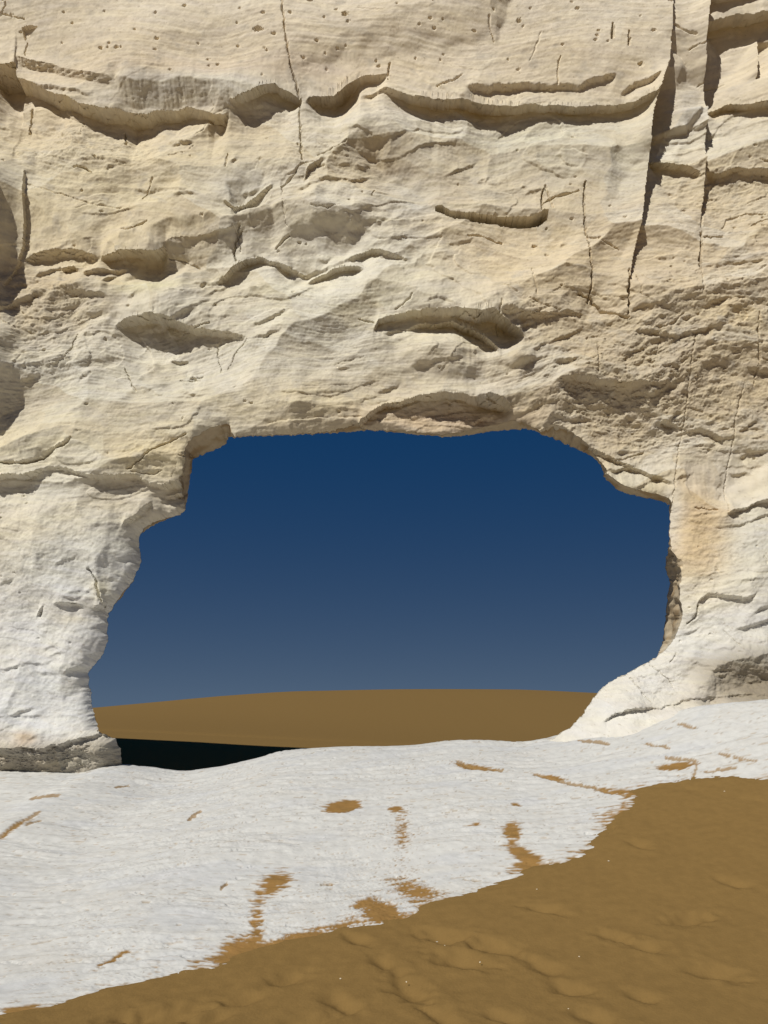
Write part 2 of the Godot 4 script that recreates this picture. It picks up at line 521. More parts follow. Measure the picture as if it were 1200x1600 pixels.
# facets of the face: arrises meet at these points: station, level, metres proud
var facets := [
	[-150, -150, 0], [1350, -150, 0], [-150, 1350, 0], [1350, 1350, 0], [-150, 600, 0], [1350, 600, 0], [600, -150, 0.02], [300, -150, 0], [900, -150, 0.02], [300, 1350, 0], [900, 1350, 0], [-150, 250, 0], [1350, 250, 0], [-150, 1000, 0], [1350, 1000, 0],
	[0, 60, 0], [250, 90, 0.02], [440, 60, 0.03], [455, 110, 0.03], [620, 30, 0.06], [640, 90, 0.0], [765, 10, 0.07], [802, 5, 0], [772, 66, 0], [1040, 60, 0.02], [1060, 100, 0.03], [1110, 140, -0.07], [1080, 200, -0.04], [1075, 195, 0.04], [900, 90, 0.03],
	[60, 200, -0.03], [130, 215, 0.03], [250, 225, 0], [360, 225, 0.03], [450, 215, 0.04], [520, 215, 0.05], [600, 190, 0.03], [700, 215, 0], [850, 205, 0], [960, 210, 0.03], [1000, 200, 0.03],
	[950, 240, 0.04], [985, 262, -0.01], [1000, 330, 0.05], [960, 310, 0.03], [680, 250, 0.06], [640, 290, -0.02], [590, 250, -0.05], [560, 290, 0.02], [500, 280, 0], [470, 300, 0.04], [420, 280, 0.02], [360, 300, 0.06], [380, 325, -0.04], [430, 320, 0.03], [300, 270, 0.03], [180, 270, 0.03], [60, 275, 0.02], [45, 285, 0.05], [190, 327, 0.01], [110, 340, 0.06], [260, 350, 0.09], [330, 345, 0.10], [370, 335, 0.06],
	[30, 390, 0.06], [150, 395, 0.05], [250, 366, 0.10], [370, 352, 0.10], [300, 405, -0.03], [250, 430, -0.06], [340, 440, -0.03], [200, 445, 0], [100, 440, 0.02], [420, 395, 0.02], [452, 362, 0.08], [520, 345, 0.08], [620, 335, 0.07], [480, 432, -0.05], [560, 395, 0.0], [600, 392, 0.03], [690, 345, 0.05], [690, 440, 0.07], [640, 412, 0.02], [520, 470, 0.05], [440, 470, 0.03], [860, 350, 0.03], [910, 400, 0.04], [800, 380, 0.02], [785, 450, 0.06], [870, 478, 0.07], [740, 480, 0.08], [980, 480, 0.06], [940, 450, 0.01],
	[60, 470, 0.04], [120, 510, -0.03], [190, 490, 0.02], [280, 480, 0.07], [390, 525, 0.05], [330, 560, 0], [240, 560, -0.04], [120, 580, 0.04], [450, 520, 0.05], [560, 500, 0.05], [583, 530, 0.06], [520, 570, 0.02], [470, 600, 0.07], [400, 620, 0.07], [560, 600, 0], [640, 600, -0.01], [728, 552, 0.07], [760, 600, -0.01], [810, 580, 0.06], [830, 535, 0.06], [800, 640, 0], [560, 655, -0.04], [470, 665, 0.06], [360, 655, 0.06], [300, 640, 0.04], [200, 640, 0.08], [100, 640, 0.03], [0, 650, 0.03], [60, 700, 0.09], [200, 735, 0.07], [110, 690, 0.07], [280, 690, 0.08], [290, 740, 0.04],
	[900, 520, 0.02], [1000, 520, 0.04], [1100, 505, 0.06], [1180, 500, 0.05], [900, 595, 0.03], [1000, 605, 0.05], [940, 650, -0.04], [1060, 660, 0], [1180, 640, 0], [1050, 755, -0.05], [1150, 760, -0.07], [1100, 800, 0.02], [1170, 820, 0.07], [1060, 870, 0.05], [1120, 900, 0.03], [1180, 925, 0.06], [1100, 945, 0], [1150, 980, 0.05], [1200, 990, 0.02],
	[0, 760, 0.02], [80, 745, 0.04], [100, 780, 0.07], [130, 800, 0.08], [105, 830, 0.03], [60, 830, 0.06], [180, 790, 0.06], [230, 780, 0.07], [215, 850, -0.03], [160, 880, 0.07], [140, 900, 0.03], [60, 900, 0.06], [30, 945, 0.01], [100, 940, 0.09], [150, 945, 0.02], [120, 975, 0.07], [60, 990, 0.04], [150, 1000, 0.03], [100, 1045, 0.07], [60, 1060, 0.03], [20, 1100, 0.05], [100, 1110, 0.02]]

# ledges: points [station, level, drop of shade], then reach above, reach below, share carved below, bevel
var ledges := [
	# under the flake and along the cap bed
	[[[-30, 98, 70], [0, 96, 74], [20, 92, 70], [24, 116, 44], [60, 134, 44], [100, 152, 42], [124, 162, 34], [150, 166, 36], [190, 168, 32], [202, 168, 42], [215, 169, 34], [250, 165, 26], [290, 162, 28], [322, 170, 24], [330, 176, 34], [348, 180, 30], [358, 172, 20]], 60, 120, 0.85, 0, 0.2],
	[[[18, 84, 5], [30, 86, 12], [100, 104, 12], [170, 122, 10], [182, 126, 3]], 26, 26, 0.6, 10],
	[[[40, 124, 3], [70, 131, 7], [110, 140, 7], [145, 148, 3]], 18, 18, 0.5, 4],
	[[[178, 122, 8], [200, 122, 24], [300, 123, 24], [360, 130, 20], [405, 134, 14], [440, 134, 6]], 60, 60, 0.4, 30, 0.0],
	[[[358, 160, 14], [380, 153, 26], [410, 141, 36], [430, 136, 42], [455, 146, 36], [466, 152, 32], [474, 158, 6]], 40, 100, 0.85, 0],
	[[[476, 160, 10], [484, 152, 38], [500, 152, 52], [520, 148, 52], [540, 132, 52], [556, 120, 40], [562, 117, 20], [585, 116, 18], [604, 118, 12], [608, 104, 14]], 40, 110, 0.85, 0],
	[[[560, 146, 6], [580, 142, 10], [600, 140, 10], [610, 142, 14], [640, 152, 30], [675, 158, 40], [700, 159, 40], [750, 162, 42], [800, 165, 34], [860, 163, 28], [920, 161, 28], [980, 158, 30], [1020, 153, 32], [1030, 150, 20]], 70, 130, 0.85, 0],
	[[[725, 138, 3], [740, 136, 12], [790, 132, 14], [850, 128, 11], [905, 127, 10], [930, 120, 14], [960, 114, 8], [966, 114, 2]], 30, 30, 0.7, 0],
	[[[968, 140, 2], [985, 128, 12], [1010, 124, 12], [1032, 119, 14]], 22, 16, 0.85, 0],
	# right hand blocks
	[[[1112, 12, 46], [1140, 12, 46], [1175, 14, 42], [1260, 12, 36]], 30, 110, 0.85, 0],
	[[[1080, 188, 4], [1095, 196, 12], [1110, 196, 14]], 60, 30, 0.4, 0],
	[[[1112, 160, 16], [1140, 157, 20], [1175, 162, 22], [1260, 165, 26]], 60, 60, 0.85, 0],
	[[[1016, 246, 22], [1045, 252, 18], [1070, 256, 16], [1090, 266, 14], [1100, 276, 6]], 60, 60, 0.85, 0],
	[[[1106, 264, 20], [1130, 266, 14], [1155, 260, 14], [1260, 270, 18]], 50, 60, 0.85, 0],
	[[[985, 484, 4], [1000, 474, 7], [1030, 469, 6], [1055, 476, 3]], 30, 20, 0.85, 0],
	[[[1080, 478, 3], [1110, 472, 7], [1130, 464, 8], [1142, 458, 3]], 30, 20, 0.85, 0],
	# middle left
	[[[28, 396, 8], [50, 388, 14], [90, 387, 14], [130, 391, 18], [150, 398, 14]], 50, 30, 0.5, 8],
	[[[153, 402, 10], [165, 396, 26], [200, 389, 32], [238, 384, 38], [252, 380, 34], [262, 398, 12]], 60, 60, 0.5, 0],
	[[[250, 366, 6], [270, 363, 20], [320, 364, 20], [362, 352, 14], [372, 350, 3]], 40, 70, 0.5, 40],
	[[[48, 432, 4], [60, 422, 8], [90, 413, 8], [94, 418, 14], [112, 410, 14], [126, 422, 6]], 26, 24, 0.5, 0],
	[[[126, 424, 12], [150, 422, 12], [180, 418, 12], [200, 416, 4]], 20, 20, 0.5, 0],
	[[[160, 444, 5], [170, 434, 12], [180, 428, 8], [184, 426, 2]], 20, 20, 0.5, 0],
	[[[95, 458, 3], [120, 457, 7], [160, 462, 8], [172, 464, 2]], 24, 24, 0.5, 0],
	[[[-20, 482, 10], [10, 480, 10], [30, 470, 10], [60, 458, 12], [62, 456, 3]], 30, 40, 0.5, 4],
	[[[300, 441, 3], [338, 441, 6], [352, 434, 16], [366, 416, 22], [384, 404, 26], [405, 401, 22], [422, 408, 12], [450, 418, 16], [462, 428, 3]], 36, 40, 0.5, 0],
	[[[425, 400, 4], [440, 412, 8], [460, 424, 8], [480, 431, 8], [520, 418, 6], [545, 410, 4]], 72, 40, 0.25, 0],
	[[[478, 442, 3], [495, 434, 14], [530, 421, 24], [555, 420, 18], [572, 423, 3]], 40, 50, 0.5, 0],
	[[[536, 412, 4], [560, 401, 14], [584, 393, 16], [610, 402, 12], [642, 413, 3]], 34, 34, 0.5, 0],
	[[[345, 310, 5], [362, 318, 14], [380, 320, 20], [400, 306, 16], [425, 292, 8], [430, 288, 2]], 34, 24, 0.35, 3],
	[[[474, 290, 20], [482, 270, 12], [500, 258, 8], [514, 253, 3]], 20, 20, 0.6, 0],
	[[[178, 512, 3], [196, 499, 24], [215, 494, 42], [240, 491, 50], [268, 496, 42], [300, 511, 24], [345, 515, 18], [372, 522, 12], [388, 526, 3]], 70, 90, 0.6, 6],
	# over the pale boss
	[[[582, 530, 4], [584, 512, 20], [592, 499, 24], [620, 490, 20], [660, 483, 22], [700, 484, 28], [740, 488, 50], [770, 488, 60], [795, 498, 54], [814, 512, 34], [822, 526, 4]], 60, 70, 0.65, 0],
	[[[600, 512, 8], [640, 506, 6], [660, 500, 12], [700, 499, 22], [735, 506, 32], [760, 520, 30], [776, 534, 20], [784, 548, 3]], 20, 50, 0.8, 0],
	[[[776, 480, 6], [795, 480, 16], [820, 486, 16], [850, 486, 16], [880, 481, 12], [905, 483, 8], [918, 486, 3]], 40, 50, 0.5, 6],
	[[[640, 568, 2], [670, 560, 6], [700, 556, 5], [728, 552, 3]], 18, 20, 0.5, 0],
	# eyebrow over the opening
	[[[556, 672, 6], [564, 660, 20], [578, 646, 24], [600, 634, 22], [650, 623, 22], [700, 617, 26], [735, 622, 36], [765, 626, 36], [790, 634, 24], [804, 642, 6]], 50, 60, 0.75, 5],
	[[[740, 618, 6], [765, 617, 18], [785, 624, 26], [800, 640, 8]], 20, 24, 0.6, 4],
	# left, above the pillar
	[[[-30, 744, 22], [0, 742, 22], [40, 738, 22], [62, 730, 10], [95, 729, 12], [125, 738, 12], [150, 744, 16], [185, 741, 14], [212, 742, 12], [232, 752, 8], [250, 756, 16], [275, 750, 22], [292, 732, 34]], 60, 60, 0.5, 0],
	[[[185, 824, 3], [195, 812, 10], [212, 800, 12], [228, 786, 12], [236, 778, 4]], 30, 30, 0.5, 0],
	[[[250, 774, 3], [268, 768, 8], [282, 762, 14], [290, 770, 12]], 12, 14, 0.5, 0],
	[[[80, 944, 4], [90, 940, 8], [115, 941, 9], [130, 948, 4]], 24, 26, 0.5, 0],
	[[[140, 952, 3], [150, 944, 12], [165, 938, 14]], 20, 24, 0.5, 0],
	[[[96, 1054, 2], [110, 1045, 8], [130, 1040, 8], [140, 1045, 4]], 20, 16, 0.5, 0],
	[[[52, 966, 3], [58, 952, 12], [66, 940, 6]], 16, 14, 0.5, 0],
	# right, above and on the pillar
	[[[845, 664, 4], [880, 668, 14], [905, 686, 16], [935, 708, 12], [970, 722, 12], [1010, 740, 12], [1040, 752, 8], [1052, 758, 2]], 40, 40, 0.6, 0],
	[[[1132, 806, 4], [1145, 798, 12], [1165, 793, 12], [1185, 785, 16], [1250, 768, 16]], 80, 50, 0.5, 0],
	[[[1086, 948, 4], [1094, 936, 10], [1108, 926, 8], [1140, 930, 8], [1165, 933, 8], [1182, 924, 3]], 40, 30, 0.5, 0],
	[[[1145, 984, 2], [1165, 977, 5], [1190, 969, 6], [1250, 960, 6]], 24, 20, 0.5, 0],
	[[[940, 1128, 3], [955, 1120, 7], [978, 1108, 12], [1005, 1106, 9], [1030, 1105, 6], [1060, 1098, 6], [1085, 1091, 6], [1120, 1088, 6], [1150, 1086, 5], [1280, 1080, 5]], 50, 30, 0.6, 4],
	[[[1084, 1088, 4], [1100, 1070, 10], [1122, 1042, 22], [1150, 1031, 26], [1200, 1022, 26], [1280, 1016, 26]], 40, 20, 0.5, 44],
	# crumbly zone
	[[[1028, 664, 4], [1036, 657, 14], [1056, 660, 14], [1062, 664, 4]], 16, 16, 0.6, 0],
	[[[1066, 668, 3], [1090, 670, 8], [1118, 680, 8], [1130, 690, 3]], 24, 24, 0.5, 0],
	[[[865, 598, 4], [900, 590, 12], [940, 596, 12], [985, 600, 12], [1030, 596, 6], [1062, 600, 3]], 44, 44, 0.5, 0],
	[[[990, 512, 3], [1020, 514, 8], [1060, 520, 6], [1100, 508, 8], [1140, 500, 4]], 34, 34, 0.5, 0],
	[[[-20, 1170, 10], [60, 1168, 12], [110, 1158, 12], [150, 1144, 12], [170, 1148, 8], [186, 1160, 3]], 10, 50, -0.6, 5]]

# upright steps: the block on the left stands proud.  points [station, level, width of shade], reach left, reach right
var upright := [
	[[[1052, -30, 4], [1051, 40, 4], [1048, 90, 5], [1042, 108, 14], [1032, 140, 22], [1024, 170, 24], [1018, 200, 22], [1016, 228, 16], [1014, 240, 12], [1011, 275, 10], [1004, 335, 6], [992, 395, 4], [984, 440, 3], [983, 490, 2]], 55, 120],
	[[[1113, -30, 10], [1111, 30, 18], [1109, 80, 14], [1106, 120, 8], [1107, 160, 8], [1107, 190, 12], [1104, 220, 4], [1103, 300, 5], [1098, 340, 2]], 40, 90],
	[[[1194, 40, 6], [1192, 80, 8], [1186, 118, 4]], 30, 40],
	[[[37, 262, 4], [36, 290, 10], [34, 340, 10], [30, 378, 9], [22, 404, 7], [10, 430, 6], [0, 450, 4]], 40, 30]]

# cracks: points, half width, depth
var cracks := [
	[[[440, -10], [441, 10], [447, 60], [454, 100], [462, 128], [469, 150], [468, 185], [470, 225], [473, 258]], 2.2, 0.05],
	[[[473, 263], [458, 280], [440, 298]], 2.0, 0.05], [[[441, 300], [444, 320], [447, 350]], 1.6, 0.02],
	[[[372, 350], [370, 366], [378, 356], [368, 372], [366, 392], [370, 408]], 2.6, 0.06], [[[452, 363], [440, 376], [432, 386]], 2.4, 0.05],
	[[[916, 280], [913, 310], [912, 340], [918, 378], [924, 420], [925, 446], [920, 468]], 2.2, 0.07], [[[983, 420], [983, 455], [984, 492]], 2.4, 0.07], [[[906, 456], [924, 462], [945, 480], [968, 488], [983, 494]], 2.6, 0.06],
	[[[850, 292], [848, 312], [847, 326]], 2.5, 0.08], [[[850, 318], [866, 306], [888, 300], [905, 294]], 2.6, 0.06],
	[[[1096, 366], [1095, 396], [1095, 420]], 2.6, 0.09], [[[1103, 300], [1097, 340], [1096, 366]], 2.0, 0.04], [[[1100, 370], [1128, 371]], 2.4, 0.05], [[[1095, 420], [1097, 460]], 1.6, 0.02],
	[[[1130, 356], [1140, 338], [1170, 330], [1200, 332]], 1.8, 0.03], [[[1175, 352], [1188, 346], [1205, 340]], 1.8, 0.03],
	[[[1188, 486], [1184, 530], [1188, 560], [1182, 600]], 2.0, 0.04], [[[1092, 512], [1080, 560], [1074, 620], [1066, 680], [1052, 740], [1050, 800]], 1.8, 0.025], [[[1165, 600], [1150, 650], [1142, 700], [1133, 760], [1135, 800]], 1.8, 0.025],
	[[[-10, 723], [35, 722], [66, 716], [82, 702], [100, 695], [112, 684]], 3.0, 0.07], [[[200, 734], [222, 716], [248, 698], [290, 680]], 2.2, 0.04],
	[[[356, 575], [366, 552], [388, 530]], 1.8, 0.03], [[[785, 447], [810, 460], [840, 470], [880, 482]], 1.5, 0.02], [[[560, 500], [584, 503]], 1.8, 0.03],
	[[[137, 888], [148, 905], [154, 930], [160, 945]], 2.8, 0.07], [[[1090, 945], [1088, 962], [1076, 974]], 2.6, 0.06], [[[1055, 868], [1062, 878], [1066, 884]], 4.0, 0.10],
	[[[1085, 795], [1120, 797]], 1.8, 0.03], [[[1020, 1040], [1045, 1060], [1060, 1078]], 1.8, 0.03], [[[990, 1060], [1002, 1080], [1016, 1095]], 2.2, 0.03], [[[1048, 1036], [1058, 1020]], 2.0, 0.03], [[[1130, 985], [1155, 1010]], 1.6, 0.02],
	[[[40, 62], [38, 84]], 1.5, 0.03], [[[41, 155], [40, 182], [41, 200]], 2.4, 0.06], [[[125, 182], [123, 205]], 1.6, 0.02], [[[187, 190], [190, 212]], 2.4, 0.05], [[[608, 100], [607, 125]], 2.2, 0.06],
	[[[958, 36], [957, 62]], 3.4, 0.10], [[[983, 50], [982, 72]], 2.2, 0.08], [[[600, 18], [560, 14]], 1.2, 0.01], [[[765, 20], [768, 50], [772, 66]], 2.0, 0.03],
	[[[40, 285], [95, 302], [150, 318], [190, 326]], 2.0, 0.02], [[[355, 240], [352, 262]], 1.8, 0.03], [[[590, 300], [580, 312]], 2.0, 0.03], [[[1192, 870], [1200, 900]], 1.6, 0.02], [[[660, 612], [566, 600], [470, 604]], 1.2, 0.008]]

# deep slots: upper edge and lower edge of the gap, depth
var slots := [
	[[[680, 328], [690, 328], [702, 336], [740, 339], [790, 341], [830, 340], [848, 333], [854, 332]], [[680, 336], [690, 340], [702, 346], [740, 350], [780, 353], [815, 357], [840, 355], [854, 346]], 0.42],
	[[[34, 42], [45, 40], [57, 41]], [[34, 44], [38, 62], [57, 43]], 0.05]]

# stretches of crumbly rock: station, level, half width, half height, roughness
var crumbly := [[1020, 600, 190, 120, 1.0], [1130, 560, 130, 160, 0.7], [80, 500, 80, 50, 0.9], [90, 560, 90, 40, 0.5], [1140, 310, 90, 70, 0.5], [130, 225, 120, 40, 0.55], [500, 260, 90, 40, 0.4], [560, 300, 60, 40, 0.3], [700, 655, 110, 22, 0.4], [60, 1185, 140, 24, 1.9], [1160, 1055, 60, 32, 0.8], [250, 715, 50, 30, 0.5], [980, 1085, 110, 45, 0.8], [840, 520, 60, 40, 0.5], [1090, 840, 60, 80, 0.35]]

# rock colour: station, level, half width, half height, weight, colour (linear)
var tints := [
	[500, 60, 700, 90, 1.0, Color(0.84, 0.74, 0.575)], [560, 10, 700, 40, 1.0, Color(0.80, 0.73, 0.60)], [150, 120, 130, 40, 0.8, Color(0.749, 0.653, 0.493)], [300, 140, 150, 25, 1.6, Color(0.624, 0.611, 0.550)], [330, 115, 200, 14, 1.2, Color(0.749, 0.600, 0.437)],
	[200, 290, 200, 70, 1.0, Color(0.738, 0.653, 0.465)], [100, 340, 150, 60, 1.0, Color(0.790, 0.707, 0.515)], [500, 250, 150, 50, 1.0, Color(0.686, 0.621, 0.482)], [590, 250, 40, 20, 1.2, Color(0.624, 0.514, 0.348)], [640, 280, 40, 50, 0.8, Color(0.615, 0.614, 0.572)],
	[850, 220, 140, 40, 1.2, Color(0.686, 0.664, 0.550)], [960, 230, 60, 60, 1.0, Color(0.686, 0.653, 0.550)], [780, 290, 90, 50, 1.0, Color(0.707, 0.653, 0.527)], [380, 300, 50, 30, 1.2, Color(0.582, 0.568, 0.515)], [800, 410, 130, 60, 1.2, Color(0.770, 0.653, 0.460)], [950, 420, 40, 70, 1.0, Color(0.728, 0.621, 0.449)],
	[640, 430, 80, 40, 1.3, Color(0.738, 0.712, 0.602)], [500, 400, 110, 50, 1.1, Color(0.697, 0.653, 0.538)], [320, 400, 90, 40, 1.0, Color(0.645, 0.611, 0.515)], [400, 530, 260, 50, 1.2, Color(0.718, 0.686, 0.583)], [500, 470, 120, 40, 1.0, Color(0.770, 0.728, 0.561)], [240, 455, 40, 10, 1.5, Color(0.770, 0.707, 0.449)],
	[80, 500, 80, 50, 1.2, Color(0.582, 0.493, 0.348)], [150, 620, 200, 70, 1.2, Color(0.672, 0.643, 0.540)], [100, 700, 160, 40, 1.0, Color(0.759, 0.696, 0.515)], [250, 715, 50, 25, 1.3, Color(0.728, 0.632, 0.404)], [470, 640, 140, 30, 1.2, Color(0.728, 0.643, 0.460)], [690, 590, 120, 30, 1.0, Color(0.645, 0.589, 0.470)], [700, 530, 90, 30, 1.4, Color(0.719, 0.672, 0.540)], [680, 655, 100, 18, 1.5, Color(0.624, 0.493, 0.359)], [760, 570, 60, 25, 1.2, Color(0.603, 0.493, 0.325)],
	[1000, 590, 180, 90, 1.4, Color(0.551, 0.471, 0.342)], [1100, 680, 140, 80, 1.2, Color(0.582, 0.503, 0.370)], [1080, 400, 120, 80, 1.2, Color(0.686, 0.589, 0.437)], [1150, 250, 80, 80, 1.0, Color(0.666, 0.589, 0.437)], [1140, 500, 40, 20, 1.3, Color(0.707, 0.589, 0.381)], [1080, 90, 60, 80, 1.0, Color(0.707, 0.643, 0.527)], [1080, 160, 30, 40, 1.0, Color(0.587, 0.585, 0.561)],
	[1000, 750, 50, 22, 1.5, Color(0.707, 0.643, 0.470)], [1092, 835, 34, 58, 3.0, Color(0.69, 0.53, 0.32)], [1055, 810, 14, 40, 1.8, Color(0.719, 0.722, 0.694)], [1170, 860, 60, 60, 1.4, Color(0.672, 0.653, 0.572)], [1100, 920, 50, 30, 1.2, Color(0.770, 0.707, 0.550)], [1130, 1000, 160, 60, 1.6, Color(0.729, 0.722, 0.683)], [980, 1080, 100, 50, 1.6, Color(0.738, 0.736, 0.704)],
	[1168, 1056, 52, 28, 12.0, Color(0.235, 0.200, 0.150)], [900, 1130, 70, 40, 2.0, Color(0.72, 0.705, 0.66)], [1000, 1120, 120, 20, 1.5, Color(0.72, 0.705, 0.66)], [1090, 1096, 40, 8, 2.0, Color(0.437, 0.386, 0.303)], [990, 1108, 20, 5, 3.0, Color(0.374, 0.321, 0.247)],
	[60, 770, 140, 30, 1.5, Color(0.691, 0.672, 0.592)], [90, 810, 120, 25, 1.3, Color(0.770, 0.712, 0.561)], [20, 850, 60, 30, 1.2, Color(0.759, 0.707, 0.561)], [120, 870, 120, 50, 1.6, Color(0.710, 0.712, 0.673)], [70, 1000, 150, 90, 2.0, Color(0.719, 0.731, 0.729)], [60, 1100, 140, 50, 2.0, Color(0.724, 0.741, 0.750)], [120, 968, 18, 6, 2.0, Color(0.728, 0.664, 0.470)], [158, 915, 9, 14, 2.5, Color(0.738, 0.675, 0.449)],
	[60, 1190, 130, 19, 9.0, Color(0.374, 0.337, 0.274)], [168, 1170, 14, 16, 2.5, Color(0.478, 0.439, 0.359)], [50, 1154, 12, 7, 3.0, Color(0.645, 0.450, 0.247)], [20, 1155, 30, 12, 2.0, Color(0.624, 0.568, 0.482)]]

# edge of the opening: on the lit face [station, level], then the inner edge seen past it [station, level], metres behind the face
var rim := [
	[184, 1245, 190, 1245, 0.4], [184, 1205, 188, 1205, 0.3], [180, 1172, 184, 1172, 0.3], [176, 1156, 181, 1158, 0.25], [162, 1147, 165, 1148, 0.2], [148, 1143, 149, 1142, 0.2], [143, 1126, 144, 1126, 0.2], [136, 1102, 138, 1102, 0.25], [131, 1072, 134, 1072, 0.25], [130, 1050, 133, 1048, 0.3], [138, 1040, 141, 1040, 0.3], [150, 1028, 153, 1030, 0.3], [157, 1014, 162, 1016, 0.35], [162, 1000, 167, 1000, 0.35], [160, 976, 165, 976, 0.3], [162, 956, 167, 957, 0.35], [172, 944, 178, 946, 0.4], [186, 926, 192, 930, 0.4], [202, 904, 207, 906, 0.35], [212, 882, 216, 882, 0.3], [215, 868, 219, 868, 0.3], [210, 850, 214, 850, 0.35], [212, 836, 218, 838, 0.4], [219, 822, 228, 828, 0.5], [234, 812, 244, 818, 0.5], [260, 804, 264, 810, 0.4], [276, 800, 280, 803, 0.3], [286, 794, 289, 795, 0.25], [284, 782, 292, 782, 0.5], [280, 766, 294, 766, 0.6], [279, 752, 297, 748, 0.7], [288, 736, 299, 734, 0.7], [290, 720, 300, 718, 0.65], [290, 702, 304, 716, 0.65], [294, 690, 312, 712, 0.65], [308, 680, 330, 705, 0.65], [326, 668, 346, 698, 0.65], [342, 662, 354, 692, 0.6], [358, 661, 357, 684, 0.4], [363, 676, 362, 682, 0.2], [366, 681, 366, 684, 0.2], [400, 677, 400, 682, 0.25], [450, 676, 450, 680, 0.25], [500, 674, 500, 678, 0.3], [535, 668, 540, 675, 0.35], [558, 664, 562, 674, 0.35], [572, 668, 574, 672, 0.3], [590, 669, 590, 673, 0.3], [620, 671, 620, 676, 0.3], [650, 674, 650, 679, 0.3], [690, 676, 690, 682, 0.35], [720, 672, 720, 682, 0.4], [745, 664, 745, 678, 0.45], [770, 658, 770, 674, 0.5], [800, 655, 800, 671, 0.5], [822, 660, 822, 671, 0.4], [832, 668, 834, 673, 0.25], [846, 675, 848, 679, 0.2], [862, 668, 862, 684, 0.5], [885, 672, 880, 692, 0.6], [905, 686, 898, 700, 0.6], [925, 704, 915, 708, 0.5], [936, 716, 934, 720, 0.3], [944, 728, 941, 732, 0.3], [948, 742, 944, 745, 0.3], [962, 752, 956, 757, 0.3], [976, 762, 968, 768, 0.4], [1000, 766, 990, 774, 0.4], [1025, 770, 1015, 778, 0.4], [1046, 778, 1040, 785, 0.4], [1050, 792, 1046, 792, 0.4], [1050, 812, 1047, 812, 0.4], [1051, 835, 1046, 835, 0.5], [1054, 858, 1045, 858, 0.8], [1062, 872, 1040, 872, 1.5], [1066, 886, 1040, 888, 1.6], [1067, 900, 1043, 900, 1.6], [1065, 915, 1047, 908, 1.6], [1065, 935, 1043, 930, 1.6], [1069, 955, 1041, 952, 1.6], [1066, 975, 1039, 978, 1.6], [1058, 995, 1036, 1000, 1.5], [1046, 1012, 1031, 1016, 1.2], [1032, 1026, 1028, 1024, 0.6], [1012, 1038, 1011, 1036, 0.4], [995, 1047, 994, 1045, 0.3], [970, 1060, 969, 1058, 0.3], [950, 1072, 949, 1070, 0.3], [938, 1084, 937, 1082, 0.3], [928, 1100, 927, 1098, 0.3], [915, 1118, 914, 1115, 0.3], [898, 1136, 897, 1133, 0.3], [880, 1148, 879, 1145, 0.3], [862, 1158, 861, 1155, 0.3], [840, 1180, 840, 1178, 0.3], [830, 1245, 830, 1245, 0.3]]

var mac: PackedFloat32Array
const MC := 10.0
const MN := 151
const FC := 4.0
const FN := 376
func macro_at(u: float, v: float) -> float:
	var a: float = clampf((u + 150.0) / FC, 0.0, FN - 1.001)
	var b: float = clampf((v + 150.0) / FC, 0.0, FN - 1.001)
	var i := int(a)
	var j := int(b)
	var k: int = j * FN + i
	a -= i
	b -= j
	return lerpf(lerpf(mac[k], mac[k + 1], a), lerpf(mac[k + FN], mac[k + FN + 1], a), b)

func placed(u: float, v: float, depth: float) -> Vector2:
	# a feature surveyed from the eye station lies on a surface that stands 'depth' metres proud
	return Vector2(u + (600.0 - u) * depth / WALL, v + (1100.0 - v) * depth / WALL)

func spot(u: float, v: float, depth: float) -> Vector3:
	return Vector3((u - 600.0) * SU, EYE + (1100.0 - v) * SU, -WALL + depth)

var us := PackedFloat32Array()
var vs := PackedFloat32Array()
var fd := PackedFloat32Array()
var gw := 0
var gh := 0
var u_first := 0
var v_first := 0
const G := 1.2
func col_of(u: float) -> int:
	return clampi(us.bsearch(u), 0, gw - 1)
func row_of(v: float) -> int:
	return clampi(vs.bsearch(v), 0, gh - 1)

func poly_at(p: Array, key: int, val: int, x: float) -> float:
	var n := p.size()
	if x <= p[0][key]:
		return p[0][val]
	for i in n - 1:
		if x <= p[i + 1][key]:
			var t: float = (x - p[i][key]) / maxf(p[i + 1][key] - p[i][key], 0.001)
			return lerpf(p[i][val], p[i + 1][val], t)
	return p[n - 1][val]

func hang(dd: float, v: float) -> float:
	return 0.6 * maxf(dd - 0.05, 0.0) * maxf(1100.0 - v, 0.0) * 0.1

